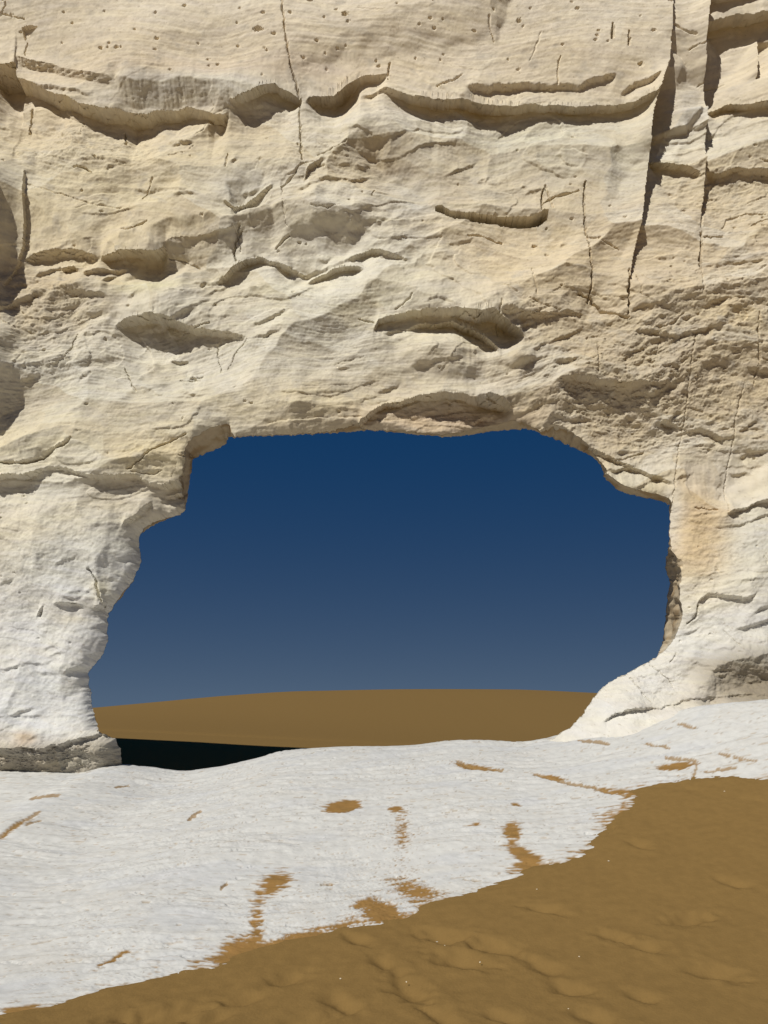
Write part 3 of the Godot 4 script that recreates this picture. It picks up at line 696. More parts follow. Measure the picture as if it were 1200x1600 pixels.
func add_ledge(lg: Array, seed_: float) -> void:
	var pts: Array = []
	var tan_v: float = tan(deg_to_rad(SUN_EL)) / cos(deg_to_rad(SUN_AZ)) / SU
	var share: float = lg[3]
	var lean: float = lg[5] if lg.size() > 5 else 1.0
	for p in lg[0]:
		var dd: float = 1.38 * p[2] / (0.1 * (1100.0 - p[1]) + tan_v)
		var w := placed(p[0], p[1], macro_at(p[0], p[1]) + dd * (1.0 - share))
		# the lip hangs below the back of its recess
		pts.append([w.x, w.y - hang(dd, p[1]) * lean, dd])
	pts.sort_custom(func(a, b): return a[0] < b[0])
	var up: float = lg[1]
	var dn: float = lg[2]
	var bv: float = maxf(lg[4], 4.0)
	var i0: int = col_of(pts[0][0])
	var i1: int = col_of(pts[pts.size() - 1][0])
	for i in range(i0, i1 + 1):
		var u: float = us[i]
		var lip: float = poly_at(pts, 0, 1, u)
		var d: float = poly_at(pts, 0, 2, u)
		var from_end: float = minf(u - pts[0][0], pts[pts.size() - 1][0] - u)
		lip += 3.0 * nB.get_noise_2d(u * 0.03, seed_) + 1.0 * nB.get_noise_2d(u * 0.16, seed_ + 7.0)
		d *= 1.0 + 0.2 * nA.get_noise_2d(u * 0.014, seed_ + 3.0)
		var drop: float = hang(d, lip) * lean
		var bw: float = maxf(bv, 0.2 * d / SU)
		var rough_dn: float = dn * (1.0 + 0.3 * nA.get_noise_2d(u * 0.008, seed_ + 11.0))
		var j0: int = row_of(lip - up)
		var j1: int = row_of(lip + bw + rough_dn)
		for j in range(j0, j1 + 1):
			var v: float = vs[j]
			var e: float = d * smoothstep(0.0, 7.0 + 0.7 * absf(v - lip), from_end)
			var hi: float = e * (1.0 - share)
			var lo: float = e * share
			var add := 0.0
			if v <= lip:
				var t: float = 1.0 - clampf((lip - v) / up, 0.0, 1.0)
				add = hi * t * t * (1.5 - 0.5 * t)
				var g: float = 1.0 - (lip - v) / maxf(36.0, 2.4 * drop)
				if g > 0.0:
					sag[j * gw + i] = maxf(sag[j * gw + i], drop * g * e / maxf(d, 0.001))
			elif v < lip + bw:
				var t: float = (v - lip) / bw
				t = clampf(t + sin(t * PI) * 0.5 * minf(1.0, 64.0 / (bw * bw)) * nB.get_noise_2d(u * 0.05 + seed_, v * 0.45), 0.0, 1.0)
				add = lerpf(hi, -lo, t)
			else:
				var t: float = 1.0 - clampf((v - lip - bw) / rough_dn, 0.0, 1.0)
				add = -lo * t
			fd[j * gw + i] += add

func add_upright(lg: Array, seed_: float) -> void:
	var pts: Array = []
	var per: float = tan(deg_to_rad(SUN_AZ)) / SU
	for p in lg[0]:
		var dd: float = minf(p[2] / maxf(per - 0.1 * (p[0] - 600.0), 30.0), 0.5)
		var w := placed(p[0], p[1], macro_at(p[0], p[1]) + dd * 0.4)
		pts.append([w.x, w.y, dd])
	var j0: int = row_of(pts[0][1])
	var j1: int = row_of(pts[pts.size() - 1][1])
	for j in range(j0, j1 + 1):
		var v: float = vs[j]
		var lip: float = poly_at(pts, 1, 0, v) + 1.2 * nB.get_noise_2d(v * 0.06, seed_)
		var d: float = poly_at(pts, 1, 2, v)
		if pts[0][1] > 20.0:
			d *= smoothstep(0.0, 8.0, v - pts[0][1])
		d *= smoothstep(0.0, 12.0, pts[pts.size() - 1][1] - v)
		for i in range(col_of(lip - lg[1]), col_of(lip + lg[2]) + 1):
			var u: float = us[i]
			if u <= lip:
				var t: float = 1.0 - clampf((lip - u) / lg[1], 0.0, 1.0)
				fd[j * gw + i] += 0.4 * d * t * t
			else:
				var t: float = 1.0 - clampf((u - lip) / lg[2], 0.0, 1.0)
				fd[j * gw + i] -= 0.6 * d * t

func add_crack(c: Array, seed_: float) -> void:
	var w: float = c[1]
	var dep: float = c[2]
	var p: Array = c[0]
	for e in p.size() - 1:
		var a := placed(p[e][0], p[e][1], macro_at(p[e][0], p[e][1]))
		var b := placed(p[e + 1][0], p[e + 1][1], macro_at(p[e + 1][0], p[e + 1][1]))
		var m := w + 5.0
		for j in range(row_of(minf(a.y, b.y) - m), row_of(maxf(a.y, b.y) + m) + 1):
			for i in range(col_of(minf(a.x, b.x) - m), col_of(maxf(a.x, b.x) + m) + 1):
				var pt := Vector2(us[i] + 2.4 * nB.get_noise_2d(vs[j] * 0.07, seed_ + us[i] * 0.01), vs[j] + 2.4 * nB.get_noise_2d(us[i] * 0.07, seed_ + 5.0 + vs[j] * 0.01))
				var q: Vector2 = Geometry2D.get_closest_point_to_segment(pt, a, b)
				var r: float = pt.distance_to(q)
				var ww: float = w * (0.8 + 0.6 * nA.get_noise_2d(us[i] * 0.05 + seed_, vs[j] * 0.05))
				if r < ww:
					var k: int = j * gw + i
					groove[k] = maxf(groove[k], dep * (1.0 - r / ww))
var groove := PackedFloat32Array()
var sag := PackedFloat32Array()

func build_arch() -> void:
	# --- broad form
	mac.resize(FN * FN)
	for j in FN:
		for i in FN:
			var u: float = -150.0 + i * FC
			var v: float = -150.0 + j * FC
			var s := 0.0
			for f in forms:
				var a: float = (u - f[0]) / f[2]
				var b: float = (v - f[1]) / f[3]
				if absf(a) < 2.6 and absf(b) < 2.6:
					s += f[4] * exp(-(a * a + b * b))
			mac[j * FN + i] = s
	var fp := PackedVector2Array()
	for f in facets:
		fp.append(Vector2(f[0], f[1]))
	var tri := Geometry2D.triangulate_delaunay(fp)
	for k in range(0, tri.size(), 3):
		var p0 := fp[tri[k]]
		var p1 := fp[tri[k + 1]]
		var p2 := fp[tri[k + 2]]
		var z0: float = facets[tri[k]][2]
		var z1: float = facets[tri[k + 1]][2]
		var z2: float = facets[tri[k + 2]][2]
		var den: float = (p1.y - p2.y) * (p0.x - p2.x) + (p2.x - p1.x) * (p0.y - p2.y)
		if absf(den) < 0.001:
			continue
		var i0: int = maxi(0, int((minf(p0.x, minf(p1.x, p2.x)) + 150.0) / FC))
		var i1: int = mini(FN - 1, int((maxf(p0.x, maxf(p1.x, p2.x)) + 150.0) / FC) + 1)
		var j0: int = maxi(0, int((minf(p0.y, minf(p1.y, p2.y)) + 150.0) / FC))
		var j1: int = mini(FN - 1, int((maxf(p0.y, maxf(p1.y, p2.y)) + 150.0) / FC) + 1)
		for j in range(j0, j1 + 1):
			for i in range(i0, i1 + 1):
				var u: float = -150.0 + i * FC + 0.013
				var v: float = -150.0 + j * FC + 0.017
				var a: float = ((p1.y - p2.y) * (u - p2.x) + (p2.x - p1.x) * (v - p2.y)) / den
				var b: float = ((p2.y - p0.y) * (u - p2.x) + (p0.x - p2.x) * (v - p2.y)) / den
				if a >= 0.0 and b >= 0.0 and a + b < 1.0:
					mac[j * FN + i] += 1.75 * (a * z0 + b * z1 + (1.0 - a - b) * z2)
	# --- survey grid, close where the face is seen
	var t := -2400.0
	while t < -30.0:
		us.append(t)
		t += clampf((-30.0 - t) * 0.03, G, 30.0)
	t = -30.0
	while t < 1230.0:
		us.append(t)
		t += G
	while t < 2000.0:
		us.append(t)
		t += clampf((t - 1230.0) * 0.03, G, 30.0)
	t = -112.0
	while t < -22.0:
		vs.append(t)
		t += maxf(G, (-20.0 - t) * 0.12)
	while t < 1262.0:
		vs.append(t)
		t += G
	gw = us.size()
	gh = vs.size()
	fd.resize(gw * gh)
	groove.resize(gw * gh)
	groove.fill(0.0)
	sag.resize(gw * gh)
	sag.fill(0.0)
	# --- crumbliness on a coarse grid
	var cr := PackedFloat32Array()
	cr.resize(MN * MN)
	for j in MN:
		for i in MN:
			var s := 0.0
			for f in crumbly:
				var a: float = (-150.0 + i * MC - f[0]) / f[2]
				var b: float = (-150.0 + j * MC - f[1]) / f[3]
				s = maxf(s, f[4] * exp(-(a * a + b * b) * (a * a + b * b) * 0.7))
			cr[j * MN + i] = s
	# --- colour on a coarse grid
	var tn := PackedColorArray()
	tn.resize(MN * MN)
	for j in MN:
		for i in MN:
			var u: float = -150.0 + i * MC
			var v: float = -150.0 + j * MC
			var sum := Color(0.68, 0.60, 0.455) * 0.25
			var ws := 0.25
			for f in tints:
				var a: float = (u - f[0]) / f[2]
				var b: float = (v - f[1]) / f[3]
				var w: float = f[4] * exp(-(a * a + b * b))
				sum += f[5] * w
				ws += w
			tn[j * MN + i] = sum / ws
	# --- fracture scars: every scar is a shallow tilted dish, neighbours meet in a crisp arris
	var srng := RandomNumberGenerator.new()
	srng.seed = 5
	var scar := PackedFloat32Array()
	for k in 40 * 28:
		scar.append(srng.randf_range(0.1, 0.9))
		scar.append(srng.randf_range(0.1, 0.9))
		scar.append(srng.randf_range(-0.03, 0.03))
		scar.append(srng.randf_range(-0.07, 0.07))
		scar.append(srng.randf_range(-0.11, 0.07))
	# --- natural texture of the rock
	var colr := PackedColorArray()
	colr.resize(gw * gh)
	for j in gh:
		var v: float = vs[j]
		for i in gw:
			var u: float = us[i]
			var n1: float = nA.get_noise_2d(u * 0.0045, v * 0.006)
			var warp: float = 16.0 * nA.get_noise_2d(u * 0.004 + 9.0, v * 0.006)
			var wv: float = v + 0.10 * (u - 600.0) * smoothstep(300.0, 560.0, v) * (1.0 - smoothstep(700.0, 800.0, v)) + warp
			var a: float = clampf((u + warp * 0.4 + 150.0) / MC, 0.0, MN - 1.001)
			var b: float = clampf((v + 6.0 * n1 + 0.3 * warp + 150.0) / MC, 0.0, MN - 1.001)
			var ci := int(a)
			var cj := int(b)
			var ck: int = cj * MN + ci
			var fa: float = a - ci
			var fb: float = b - cj
			var rough: float = lerpf(lerpf(cr[ck], cr[ck + 1], fa), lerpf(cr[ck + MN], cr[ck + MN + 1], fa), fb)
			var c: Color = tn[ck].lerp(tn[ck + 1], fa).lerp(tn[ck + MN].lerp(tn[ck + MN + 1], fa), fb)
			var top: float = 1.0 - smoothstep(90.0, 200.0, v)
			var low: float = smoothstep(740.0, 830.0, v)
			# scalloped weathering: shallow bowls that meet in crisp ridges, cut by thin plates
			var jig: float = nA.get_noise_2d(u * 0.02, v * 0.02 + 44.0)
			var wu: float = u + 10.0 * jig
			var gx_: float = wu / 150.0 + 20.0
			var gy_: float = (wv + 300.0) / 78.0
			var ix := int(gx_)
			var iy := int(gy_)
			var q1 := 9.0
			var which := 0
			for oy in range(-1, 2):
				for ox in range(-1, 2):
					var sc: int = ((iy + oy) * 40 + ix + ox) * 5
					var ex: float = gx_ - ix - ox - scar[sc]
					var ey: float = gy_ - iy - oy - scar[sc + 1]
					var cand: float = scar[sc + 2] + scar[sc + 3] * ex + scar[sc + 4] * ey + 0.11 * (ex * ex + ey * ey)
					if cand < q1:
						q1 = cand
						which = sc
			var su: float = wu + 5.0 * nA.get_noise_2d(u * 0.06, v * 0.06)
			var hx: float = su / 46.0 + 60.0
			var hy: float = (wv + 300.0) / 27.0
			var jx := int(hx)
			var jy := int(hy)
			var q2 := 9.0
			var which2 := 0
			for oy in range(-1, 2):
				for ox in range(-1, 2):
					var sc: int = (((jy + oy) * 37 + (jx + ox) * 11) % 1120) * 5
					var ex: float = hx - jx - ox - scar[sc]
					var ey: float = hy - jy - oy - scar[sc + 1]
					var cand: float = scar[sc + 2] + scar[sc + 3] * ex + scar[sc + 4] * ey + 0.09 * (ex * ex + ey * ey)
					if cand < q2:
						q2 = cand
						which2 = sc
			var p1: float = nA.get_noise_2d(u * 0.005 + 3.0, wv * 0.012) * 1.6 + 0.16 * nB.get_noise_2d(u * 0.03, v * 0.045)
			var s1: float = floorf(p1) + smoothstep(0.93, 1.0, p1 - floorf(p1))
			var bed2: float = nB.get_noise_2d(u * 0.016 + 90.0, wv * 0.33)
			var strat: float = smoothstep(420.0, 480.0, v) * (1.0 - smoothstep(640.0, 700.0, v)) * (1.0 - smoothstep(820.0, 900.0, u)) + 0.35
			var grit: float = nC.get_noise_2d(u * 0.16, wv * 0.24)
			var bed: float = nB.get_noise_2d(u * 0.007 + 50.0, wv * 0.10)
			var fine: float = nF.get_noise_2d(u * 0.045, wv * 0.085)
			var z: float = macro_at(u + 7.0 * jig, v + 6.0 * nA.get_noise_2d(u * 0.025 + 17.0, v * 0.03)) + 0.05 * n1
			z += (1.55 * q1 + 0.34 * q2 * (1.0 + n1) + 0.016 * s1 * smoothstep(-0.1, 0.25, n1)) * (1.0 - 0.85 * top) * (1.0 - 0.5 * low) + 0.003 * grit * (1.0 - 0.5 * top) + 0.004 * bed2 * strat
			z += 0.0045 * bed * (1.0 - 0.7 * low) + 0.0075 * fine * (1.0 - 0.5 * top) + 0.0024 * nB.get_noise_2d(u * 0.15, v * 0.2) * (1.0 - 0.4 * top)
			if rough > 0.03:
				var lump: float = nR.get_noise_2d(u * 0.016, v * 0.024)
				var crumb: float = nC.get_noise_2d(u * 0.085 + 2.0 * fine, v * 0.12 + 2.0 * bed)
				z += rough * (0.024 * lump + 0.020 * crumb + 0.014 * fine)
			if low > 0.0:
				z += low * (0.012 * nA.get_noise_2d(u * 0.02, v * 0.02) + 0.009 * nF.get_noise_2d(u * 0.06, v * 0.06) + 0.004 * nC.get_noise_2d(u * 0.11 + 9.0, v * 0.12))
			fd[j * gw + i] = z
			# staining
			var blot: float = nF.get_noise_2d(u * 0.012 + 80.0, wv * 0.022)
			var streak: float = nB.get_noise_2d(u * 0.008 + 20.0, wv * 0.11 + 30.0)
			var gry: float = nF.get_noise_2d(u * 0.02 + 140.0, wv * 0.03 + 66.0)
			var k: float = 1.0 + 0.05 * blot + 0.03 * streak
			# fresh scars are paler, old faces keep a tan skin
			var fresh: float = (scar[which + 2] / 0.03 * 0.7 + scar[which2 + 3] / 0.07 * 0.3) * (1.0 - 0.75 * top) * (1.0 - 0.5 * low)
			if fresh > 0.0:
				c = c.lerp(Color(0.78, 0.755, 0.67), 0.5 * fresh)
			else:
				c = c.lerp(Color(0.60, 0.485, 0.315), -0.36 * fresh)
			c = Color(c.r * k, c.g * (k - 0.015 * blot), c.b * (k - 0.06 * blot - 0.05 * streak))
			c = c.lerp(Color(0.50, 0.46, 0.39), 0.45 * smoothstep(0.22, 0.6, gry) * (1.0 - 0.6 * low))
			var sp: float = smoothstep(0.50, 0.60, nF.get_noise_2d(u * 0.11 + 7.0, v * 0.16))
			c = c.lerp(Color(0.34, 0.27, 0.18), 0.45 * sp)
			colr[j * gw + i] = c
	# --- ledges, steps, cracks, slots, pits
	var sd := 1.0
	for lg in ledges:
		add_ledge(lg, sd)
		sd += 13.7
	# small chipped edges and hairline joints between the large ones
	var crng := RandomNumberGenerator.new()
	crng.seed = 17
	for k in 190:
		var zone: int = k % 5
		var cu: float = crng.randf_range(-20, 1220)
		var cv: float = crng.randf_range(195, 720)
		if zone == 3:
			cu = crng.randf_range(820, 1220)
			cv = crng.randf_range(480, 760)
		elif zone == 4:
			cu = crng.randf_range(-10, 200) if k % 2 == 0 else crng.randf_range(1050, 1220)
			cv = crng.randf_range(760, 1120)
		var len: float = crng.randf_range(14, 60) * (1.0 if k % 7 else 2.0)
		var dip: float = crng.randf_range(-0.45, 0.12)
		var drop: float = crng.randf_range(2.0, 7.0) * (0.6 if zone == 4 else 1.0)
		var line: Array = []
		for q in 6:
			var f: float = q / 5.0
			line.append([cu + (f - 0.5) * len, cv + (f - 0.5) * len * dip + crng.randf_range(-2.5, 2.5), drop * (0.3 + 0.7 * sin(f * PI)) * crng.randf_range(0.6, 1.3)])
		add_ledge([line, crng.randf_range(8, 40), crng.randf_range(8, 30), crng.randf_range(0.3, 0.9), 2.0], sd)
		sd += 3.3
	for k in 46:
		var cu: float = crng.randf_range(-10, 1210)
		var cv: float = crng.randf_range(0, 740)
		var ang: float = crng.randf_range(-0.5, 0.2) if k % 3 else crng.randf_range(1.2, 2.0)
		var line: Array = []
		for q in 5:
			line.append([cu, cv])
			ang += crng.randf_range(-0.35, 0.35)
			var st: float = crng.randf_range(5, 16)
			cu += cos(ang) * st
			cv += sin(ang) * st
		add_crack([line, crng.randf_range(1.4, 2.1), crng.randf_range(0.012, 0.04)], sd)
		sd += 3.3
	for lg in upright:
		add_upright(lg, sd)
		sd += 13.7
	for c in cracks:
		add_crack(c, sd)
		sd += 9.3
	for s in slots:
		for i in range(col_of(s[0][0][0]), col_of(s[0][s[0].size() - 1][0]) + 1):
			var u: float = us[i]
			var a: float = poly_at(s[0], 0, 1, u) + 1.6 * nB.get_noise_2d(u * 0.12, 3.0)
			var b: float = poly_at(s[1], 0, 1, u) + 1.6 * nB.get_noise_2d(u * 0.12, 9.0)
			for j in range(row_of(a), row_of(b)):
				groove[j * gw + i] = s[2]
	var rng := RandomNumberGenerator.new()
	rng.seed = 21
	var pits := [[290, 16, 3.2], [540, 36, 4.0], [486, 10, 3.6], [405, 56, 4.0], [455, 33, 2.4], [160, 81, 3.0], [171, 81, 2.2], [185, 82, 2.6], [248, 70, 2.4], [430, 65, 2.4], [413, 32, 2.4], [246, 28, 2.2], [100, 20, 2.0], [372, 44, 2.0], [810, 37, 3.2], [745, 8, 2.6], [676, 18, 2.6], [930, 64, 2.8], [900, 20, 2.4], [998, 108, 3.0], [834, 386, 2.8], [588, 98, 2.2], [341, 107, 2.2], [475, 100, 2.2], [150, 250, 3.0]]
	for k in 60:
		pits.append([rng.randf_range(0, 1050), rng.randf_range(-10, 125), rng.randf_range(1.6, 2.4)])
	for k in 160:
		pits.append([rng.randf_range(0, 1200), rng.randf_range(200, 1100), rng.randf_range(1.6, 2.3)])
	for p in pits:
		var r: float = p[2]
		var st: float = rng.randf_range(1.0, 2.0)
		for j in range(row_of(p[1] - r * 1.2), row_of(p[1] + r * 1.2) + 1):
			for i in range(col_of(p[0] - r * st), col_of(p[0] + r * st) + 1):
				var du: float = (us[i] - p[0]) / (r * st)
				var dv: float = (vs[j] - p[1]) / r
				var q: float = 1.0 - (du * du + dv * dv) * (1.0 + 1.2 * nB.get_noise_2d(us[i] * 0.25, vs[j] * 0.25))
				if q > 0.0:
					groove[j * gw + i] = maxf(groove[j * gw + i], 0.012 * r * q)
	for k in gw * gh:
		fd[k] -= groove[k]
	build_face(colr)

func rim_loop() -> Array:
	var F := PackedVector2Array()
	var S := PackedVector2Array()
	var Z := PackedFloat32Array()
	for k in rim.size() - 1:
		var a: Array = rim[k]
		var b: Array = rim[k + 1]
		var fa := placed(a[0], a[1], macro_at(a[0], a[1]))
		var fb := placed(b[0], b[1], macro_at(b[0], b[1]))
		var n: int = maxi(1, int(fa.distance_to(fb) / 2.5))
		for s in n:
			var t: float = float(s) / n
			var u: float = lerpf(a[0], b[0], t)
			var v: float = lerpf(a[1], b[1], t)
			var off := Vector2(nB.get_noise_2d(u * 0.09, v * 0.09), nB.get_noise_2d(u * 0.09 + 50.0, v * 0.09)) * 2.4 + Vector2(nB.get_noise_2d(u * 0.35, v * 0.35), nB.get_noise_2d(u * 0.35 + 50.0, v * 0.35)) * 1.3
			F.append(fa.lerp(fb, t) + off)
			S.append(Vector2(lerpf(a[2], b[2], t), lerpf(a[3], b[3], t)) + off)
			Z.append(lerpf(a[4], b[4], t))
	return [F, S, Z]

func depth_at(u: float, v: float) -> float:
	return fd[row_of(v) * gw + col_of(u)]

func build_face(colr: PackedColorArray) -> void:
	var loop := rim_loop()
	var F: PackedVector2Array = loop[0]
	var S: PackedVector2Array = loop[1]
	var Z: PackedFloat32Array = loop[2]
	var nl := F.size()
	# --- distance to the edge of the opening
	var dist := PackedFloat32Array()
	dist.resize(gw * gh)
	dist.fill(999.0)
	var near := PackedVector2Array()
	near.resize(gw * gh)
	var M := 30.0
	for k in nl:
		var a := F[k]
		var b := F[(k + 1) % nl]
		for j in range(row_of(minf(a.y, b.y) - M), row_of(maxf(a.y, b.y) + M) + 1):
			for i in range(col_of(minf(a.x, b.x) - M), col_of(maxf(a.x, b.x) + M) + 1):
				if k == nl - 1:
					continue
				var pt := Vector2(us[i], vs[j])
				var dx: float = a.x - pt.x
				var dy: float = a.y - pt.y
				if dx * dx + dy * dy > (M + 4.0) * (M + 4.0):
					continue
				var q: Vector2 = Geometry2D.get_closest_point_to_segment(pt, a, b)
				var r: float = pt.distance_to(q)
				var id: int = j * gw + i
				if r < dist[id]:
					dist[id] = r
					near[id] = q
	# --- inside the opening?
	var inside := PackedByteArray()
	inside.resize(gw * gh)
	for j in gh:
		var v: float = vs[j]
		var xs: Array = []
		for k in nl:
			var a := F[k]
			var b := F[(k + 1) % nl]
			if (a.y <= v) != (b.y <= v):
				xs.append(a.x + (b.x - a.x) * (v - a.y) / (b.y - a.y))
		xs.sort()
		for k in range(0, xs.size() - 1, 2):
			for i in range(us.bsearch(xs[k]), us.bsearch(xs[k + 1])):
				inside[j * gw + i] = 1
	# the weathered edge is rounded, more on the pillars than on the lintel
	for j in gh:
		var v: float = vs[j]
		var low: float = smoothstep(740.0, 840.0, v)
		for i in gw:
			var id: int = j * gw + i
			if dist[id] < M:
				var r: float = dist[id] if inside[id] == 0 else 0.0
				var right: float = smoothstep(900.0, 1000.0, us[i]) * (1.0 - smoothstep(1000.0, 1040.0, v))
				var amp: float = lerpf(0.03, 0.17, low * (1.0 - right * 0.7))
				var sc: float = lerpf(4.0, 9.0, low)
				fd[id] -= amp * (exp(-r / sc) - exp(-M / sc))
	# --- vertices
	var vp := PackedVector3Array()
	vp.resize(gw * gh)
	for j in gh:
		for i in gw:
			var id: int = j * gw + i
			var u: float = us[i]
			var v: float = vs[j] + sag[id]
			if inside[id] == 1 and dist[id] < 6.0:
				u = near[id].x
				v = near[id].y
			elif dist[id] < 12.0:
				v = vs[j]
			var p := spot(u, v, fd[id])
			if v < -30.0:
				p.y += 0.35 * nB.get_noise_2d(u * 0.006, 4.0) * smoothstep(-30.0, -112.0, v)
				p.z -= 0.4 * smoothstep(-60.0, -112.0, v)
			vp[id] = p
	# normals look along the surface only, never across a broken edge
	var norms := PackedVector3Array()
	norms.resize(gw * gh)
	var brk := 0.022
	for j in gh:
		for i in gw:
			var id: int = j * gw + i
			var il: int = id - 1 if i > 0 else id
			var ir: int = id + 1 if i < gw - 1 else id
			var iu: int = id - gw if j > 0 else id
			var iw: int = id + gw if j < gh - 1 else id
			var zc: float = fd[id]
			var bl: bool = absf(fd[il] - zc) > brk or absf(sag[il] - sag[id]) > 2.0
			var br: bool = absf(fd[ir] - zc) > brk or absf(sag[ir] - sag[id]) > 2.0
			if bl != br:
				if bl:
					il = id
				else:
					ir = id
			var bu: bool = absf(fd[iu] - zc) > brk or absf(sag[iu] - sag[id]) > 2.0
			var bd: bool = absf(fd[iw] - zc) > brk or absf(sag[iw] - sag[id]) > 2.0
			if bu != bd:
				if bu:
					iu = id
				else:
					iw = id
			norms[id] = (vp[iw] - vp[iu]).cross(vp[ir] - vp[il]).normalized()
			if norms[id].z < 0.02:
				norms[id] = Vector3(norms[id].x, norms[id].y, 0.02).normalized()
	# --- which bed a cell belongs to
	var arch := Node3D.new()
	arch.name = "rock_arch"
	add_child(arch)
	arch.position = Vector3(0, EYE - 0.9, -WALL)
	arch.set_meta("label", "massive cream and white chalk cliff pierced by a wide natural arch")
	arch.set_meta("category", "rock arch")
	var off := Vector3(0, EYE - 0.9, -WALL)
	for k in vp.size():
		vp[k] -= off
	var names := ["lintel_bed", "cap_bed", "fractured_block", "left_pillar", "right_pillar", "base_block"]
	var labels := ["layered cream rock bridging the opening", "smooth pale cap bed along the top of the cliff", "tan fractured blocks right of the tall crack", "rounded white pillar left of the opening", "white pillar and sloping foot right of the opening", "grey crumbly base layer under the left pillar"]
	var idxs: Array = []
	var broken: Array = []
	for k in names.size():
		idxs.append(PackedInt32Array())
		broken.append(PackedInt32Array())
	var cap := [[-3000, 96], [20, 92], [124, 162], [320, 170], [430, 136], [470, 156], [556, 120], [608, 140], [675, 158], [1025, 152]]
	var crk := [[1052, -3000], [1048, 90], [1018, 200], [1011, 275], [992, 395], [983, 490]]
	var bas := [[-3000, 1168], [110, 1156], [150, 1142], [190, 1160]]
	for j in gh - 1:
		var v: float = vs[j]
		var cu: float = poly_at(crk, 1, 0, v)
		for i in gw - 1:
			var a: int = j * gw + i
			var b: int = a + gw
			if inside[a] == 1 and inside[a + 1] == 1 and inside[b] == 1 and inside[b + 1] == 1:
				continue
			var u: float = us[i]
			var id := 0
			if v < 490.0 and u > cu:
				id = 2
			elif v < 175.0 and u <= cu and v < poly_at(cap, 0, 1, u):
				id = 1
			elif u < 400.0 and v > 745.0:
				id = 5 if (v > 1138.0 and v > poly_at(bas, 0, 1, u)) else 3
			elif u > 780.0 and v > 785.0:
				id = 4
			var zmax: float = maxf(maxf(fd[a], fd[a + 1]), maxf(fd[b], fd[b + 1]))
			var zmin: float = minf(minf(fd[a], fd[a + 1]), minf(fd[b], fd[b + 1]))
			var smax: float = maxf(maxf(sag[a], sag[a + 1]), maxf(sag[b], sag[b + 1]))
			var smin: float = minf(minf(sag[a], sag[a + 1]), minf(sag[b], sag[b + 1]))
			if zmax - zmin > brk or smax - smin > 2.0:
				broken[id].append_array(PackedInt32Array([a, a + 1, b + 1, a, b + 1, b]))
			else:
				idxs[id].append_array(PackedInt32Array([a, a + 1, b + 1, a, b + 1, b]))
	var mat := rock_material(501, 0.34, 1.3)
	for k in names.size():
		# keep only the vertices this bed uses
		var src: PackedInt32Array = idxs[k]
		var remap := PackedInt32Array()
		remap.resize(gw * gh)
		remap.fill(-1)
		var pv := PackedVector3Array()
		var pn := PackedVector3Array()
		var pc := PackedColorArray()
		for q in src.size():
			var s: int = src[q]
			if remap[s] < 0:
				remap[s] = pv.size()
				pv.append(vp[s])
				pn.append(norms[s])
				pc.append(colr[s])
			src[q] = remap[s]
		# broken faces keep hard edges
		var hard: PackedInt32Array = broken[k]
		for q in range(0, hard.size(), 3):
			var p0 := vp[hard[q]]
			var fn := (vp[hard[q + 2]] - p0).cross(vp[hard[q + 1]] - p0).normalized()
			if fn.length_squared() < 0.5:
				continue
			for w in 3:
				src.append(pv.size())
				pv.append(vp[hard[q + w]])
				pn.append(fn)
				pc.append(colr[hard[q + w]])
		var o := commit(arch, names[k], pv, pn, pc, src, mat)
		o.set_meta("label", labels[k])
	# --- the inner walls of the opening and the back of the cliff
	var sub := 9
	var rings: Array = []
	for r in sub + 1:
		var ring := PackedVector3Array()
		var t: float = float(r) / sub
		for k in nl:
			var f := F[k]
			var df: float = depth_at(f.x, f.y) - 0.006
			var p0 := spot(f.x, f.y, df)
			var zb: float = Z[k]
			var m: float = macro_at(f.x, f.y)
			var sc: float = (WALL + zb - m) / WALL
			var p1 := Vector3((S[k].x - 600.0) * SU * sc, EYE + (1100.0 - S[k].y) * SU * sc, -WALL - zb + m)
			var p := p0.lerp(p1, t)
			var bump: float = sin(t * PI) * (0.025 * zb / 0.5)
			var out := Vector3(f.x - 600.0, 950.0 - f.y, 0).normalized()
			p += out * bump * (0.4 + nB.get_noise_3d(p.x * 2.5, p.y * 2.5, p.z * 5.0) * 1.6)
			p.z += 0.04 * sin(t * PI) * nB.get_noise_3d(p.x * 4.0, p.y * 4.0, p.z * 4.0)
			ring.append(p - off)
		rings.append(ring)
	for r in range(1, 8):
		var ring := PackedVector3Array()
		for k in nl:
			var m: float = macro_at(F[k].x, F[k].y)
			var zb: float = Z[k] - m
			var zz: float = lerpf(zb, 2.2, r / 7.0) if zb < 2.0 else zb + 0.1 * r
			var sc: float = (WALL + zz) / WALL * (1.0 + 0.03 * r)
			var cy: float = 950.0
			var p := Vector3((S[k].x - 600.0) * SU * sc, EYE + ((1100.0 - cy) + (cy - S[k].y) * (1.0 + 0.02 * r)) * SU * sc, -WALL - zz)
			p += Vector3(nB.get_noise_3d(p.x, p.y, p.z), nB.get_noise_3d(p.y, p.x, p.z), 0) * 0.04 * r
			if k < 4 or k > nl - 4:
				p.y = EYE - 1.4
			ring.append(p - off)
		rings.append(ring)
	var cpt := Vector3(0.0, EYE + 1.2, 0)
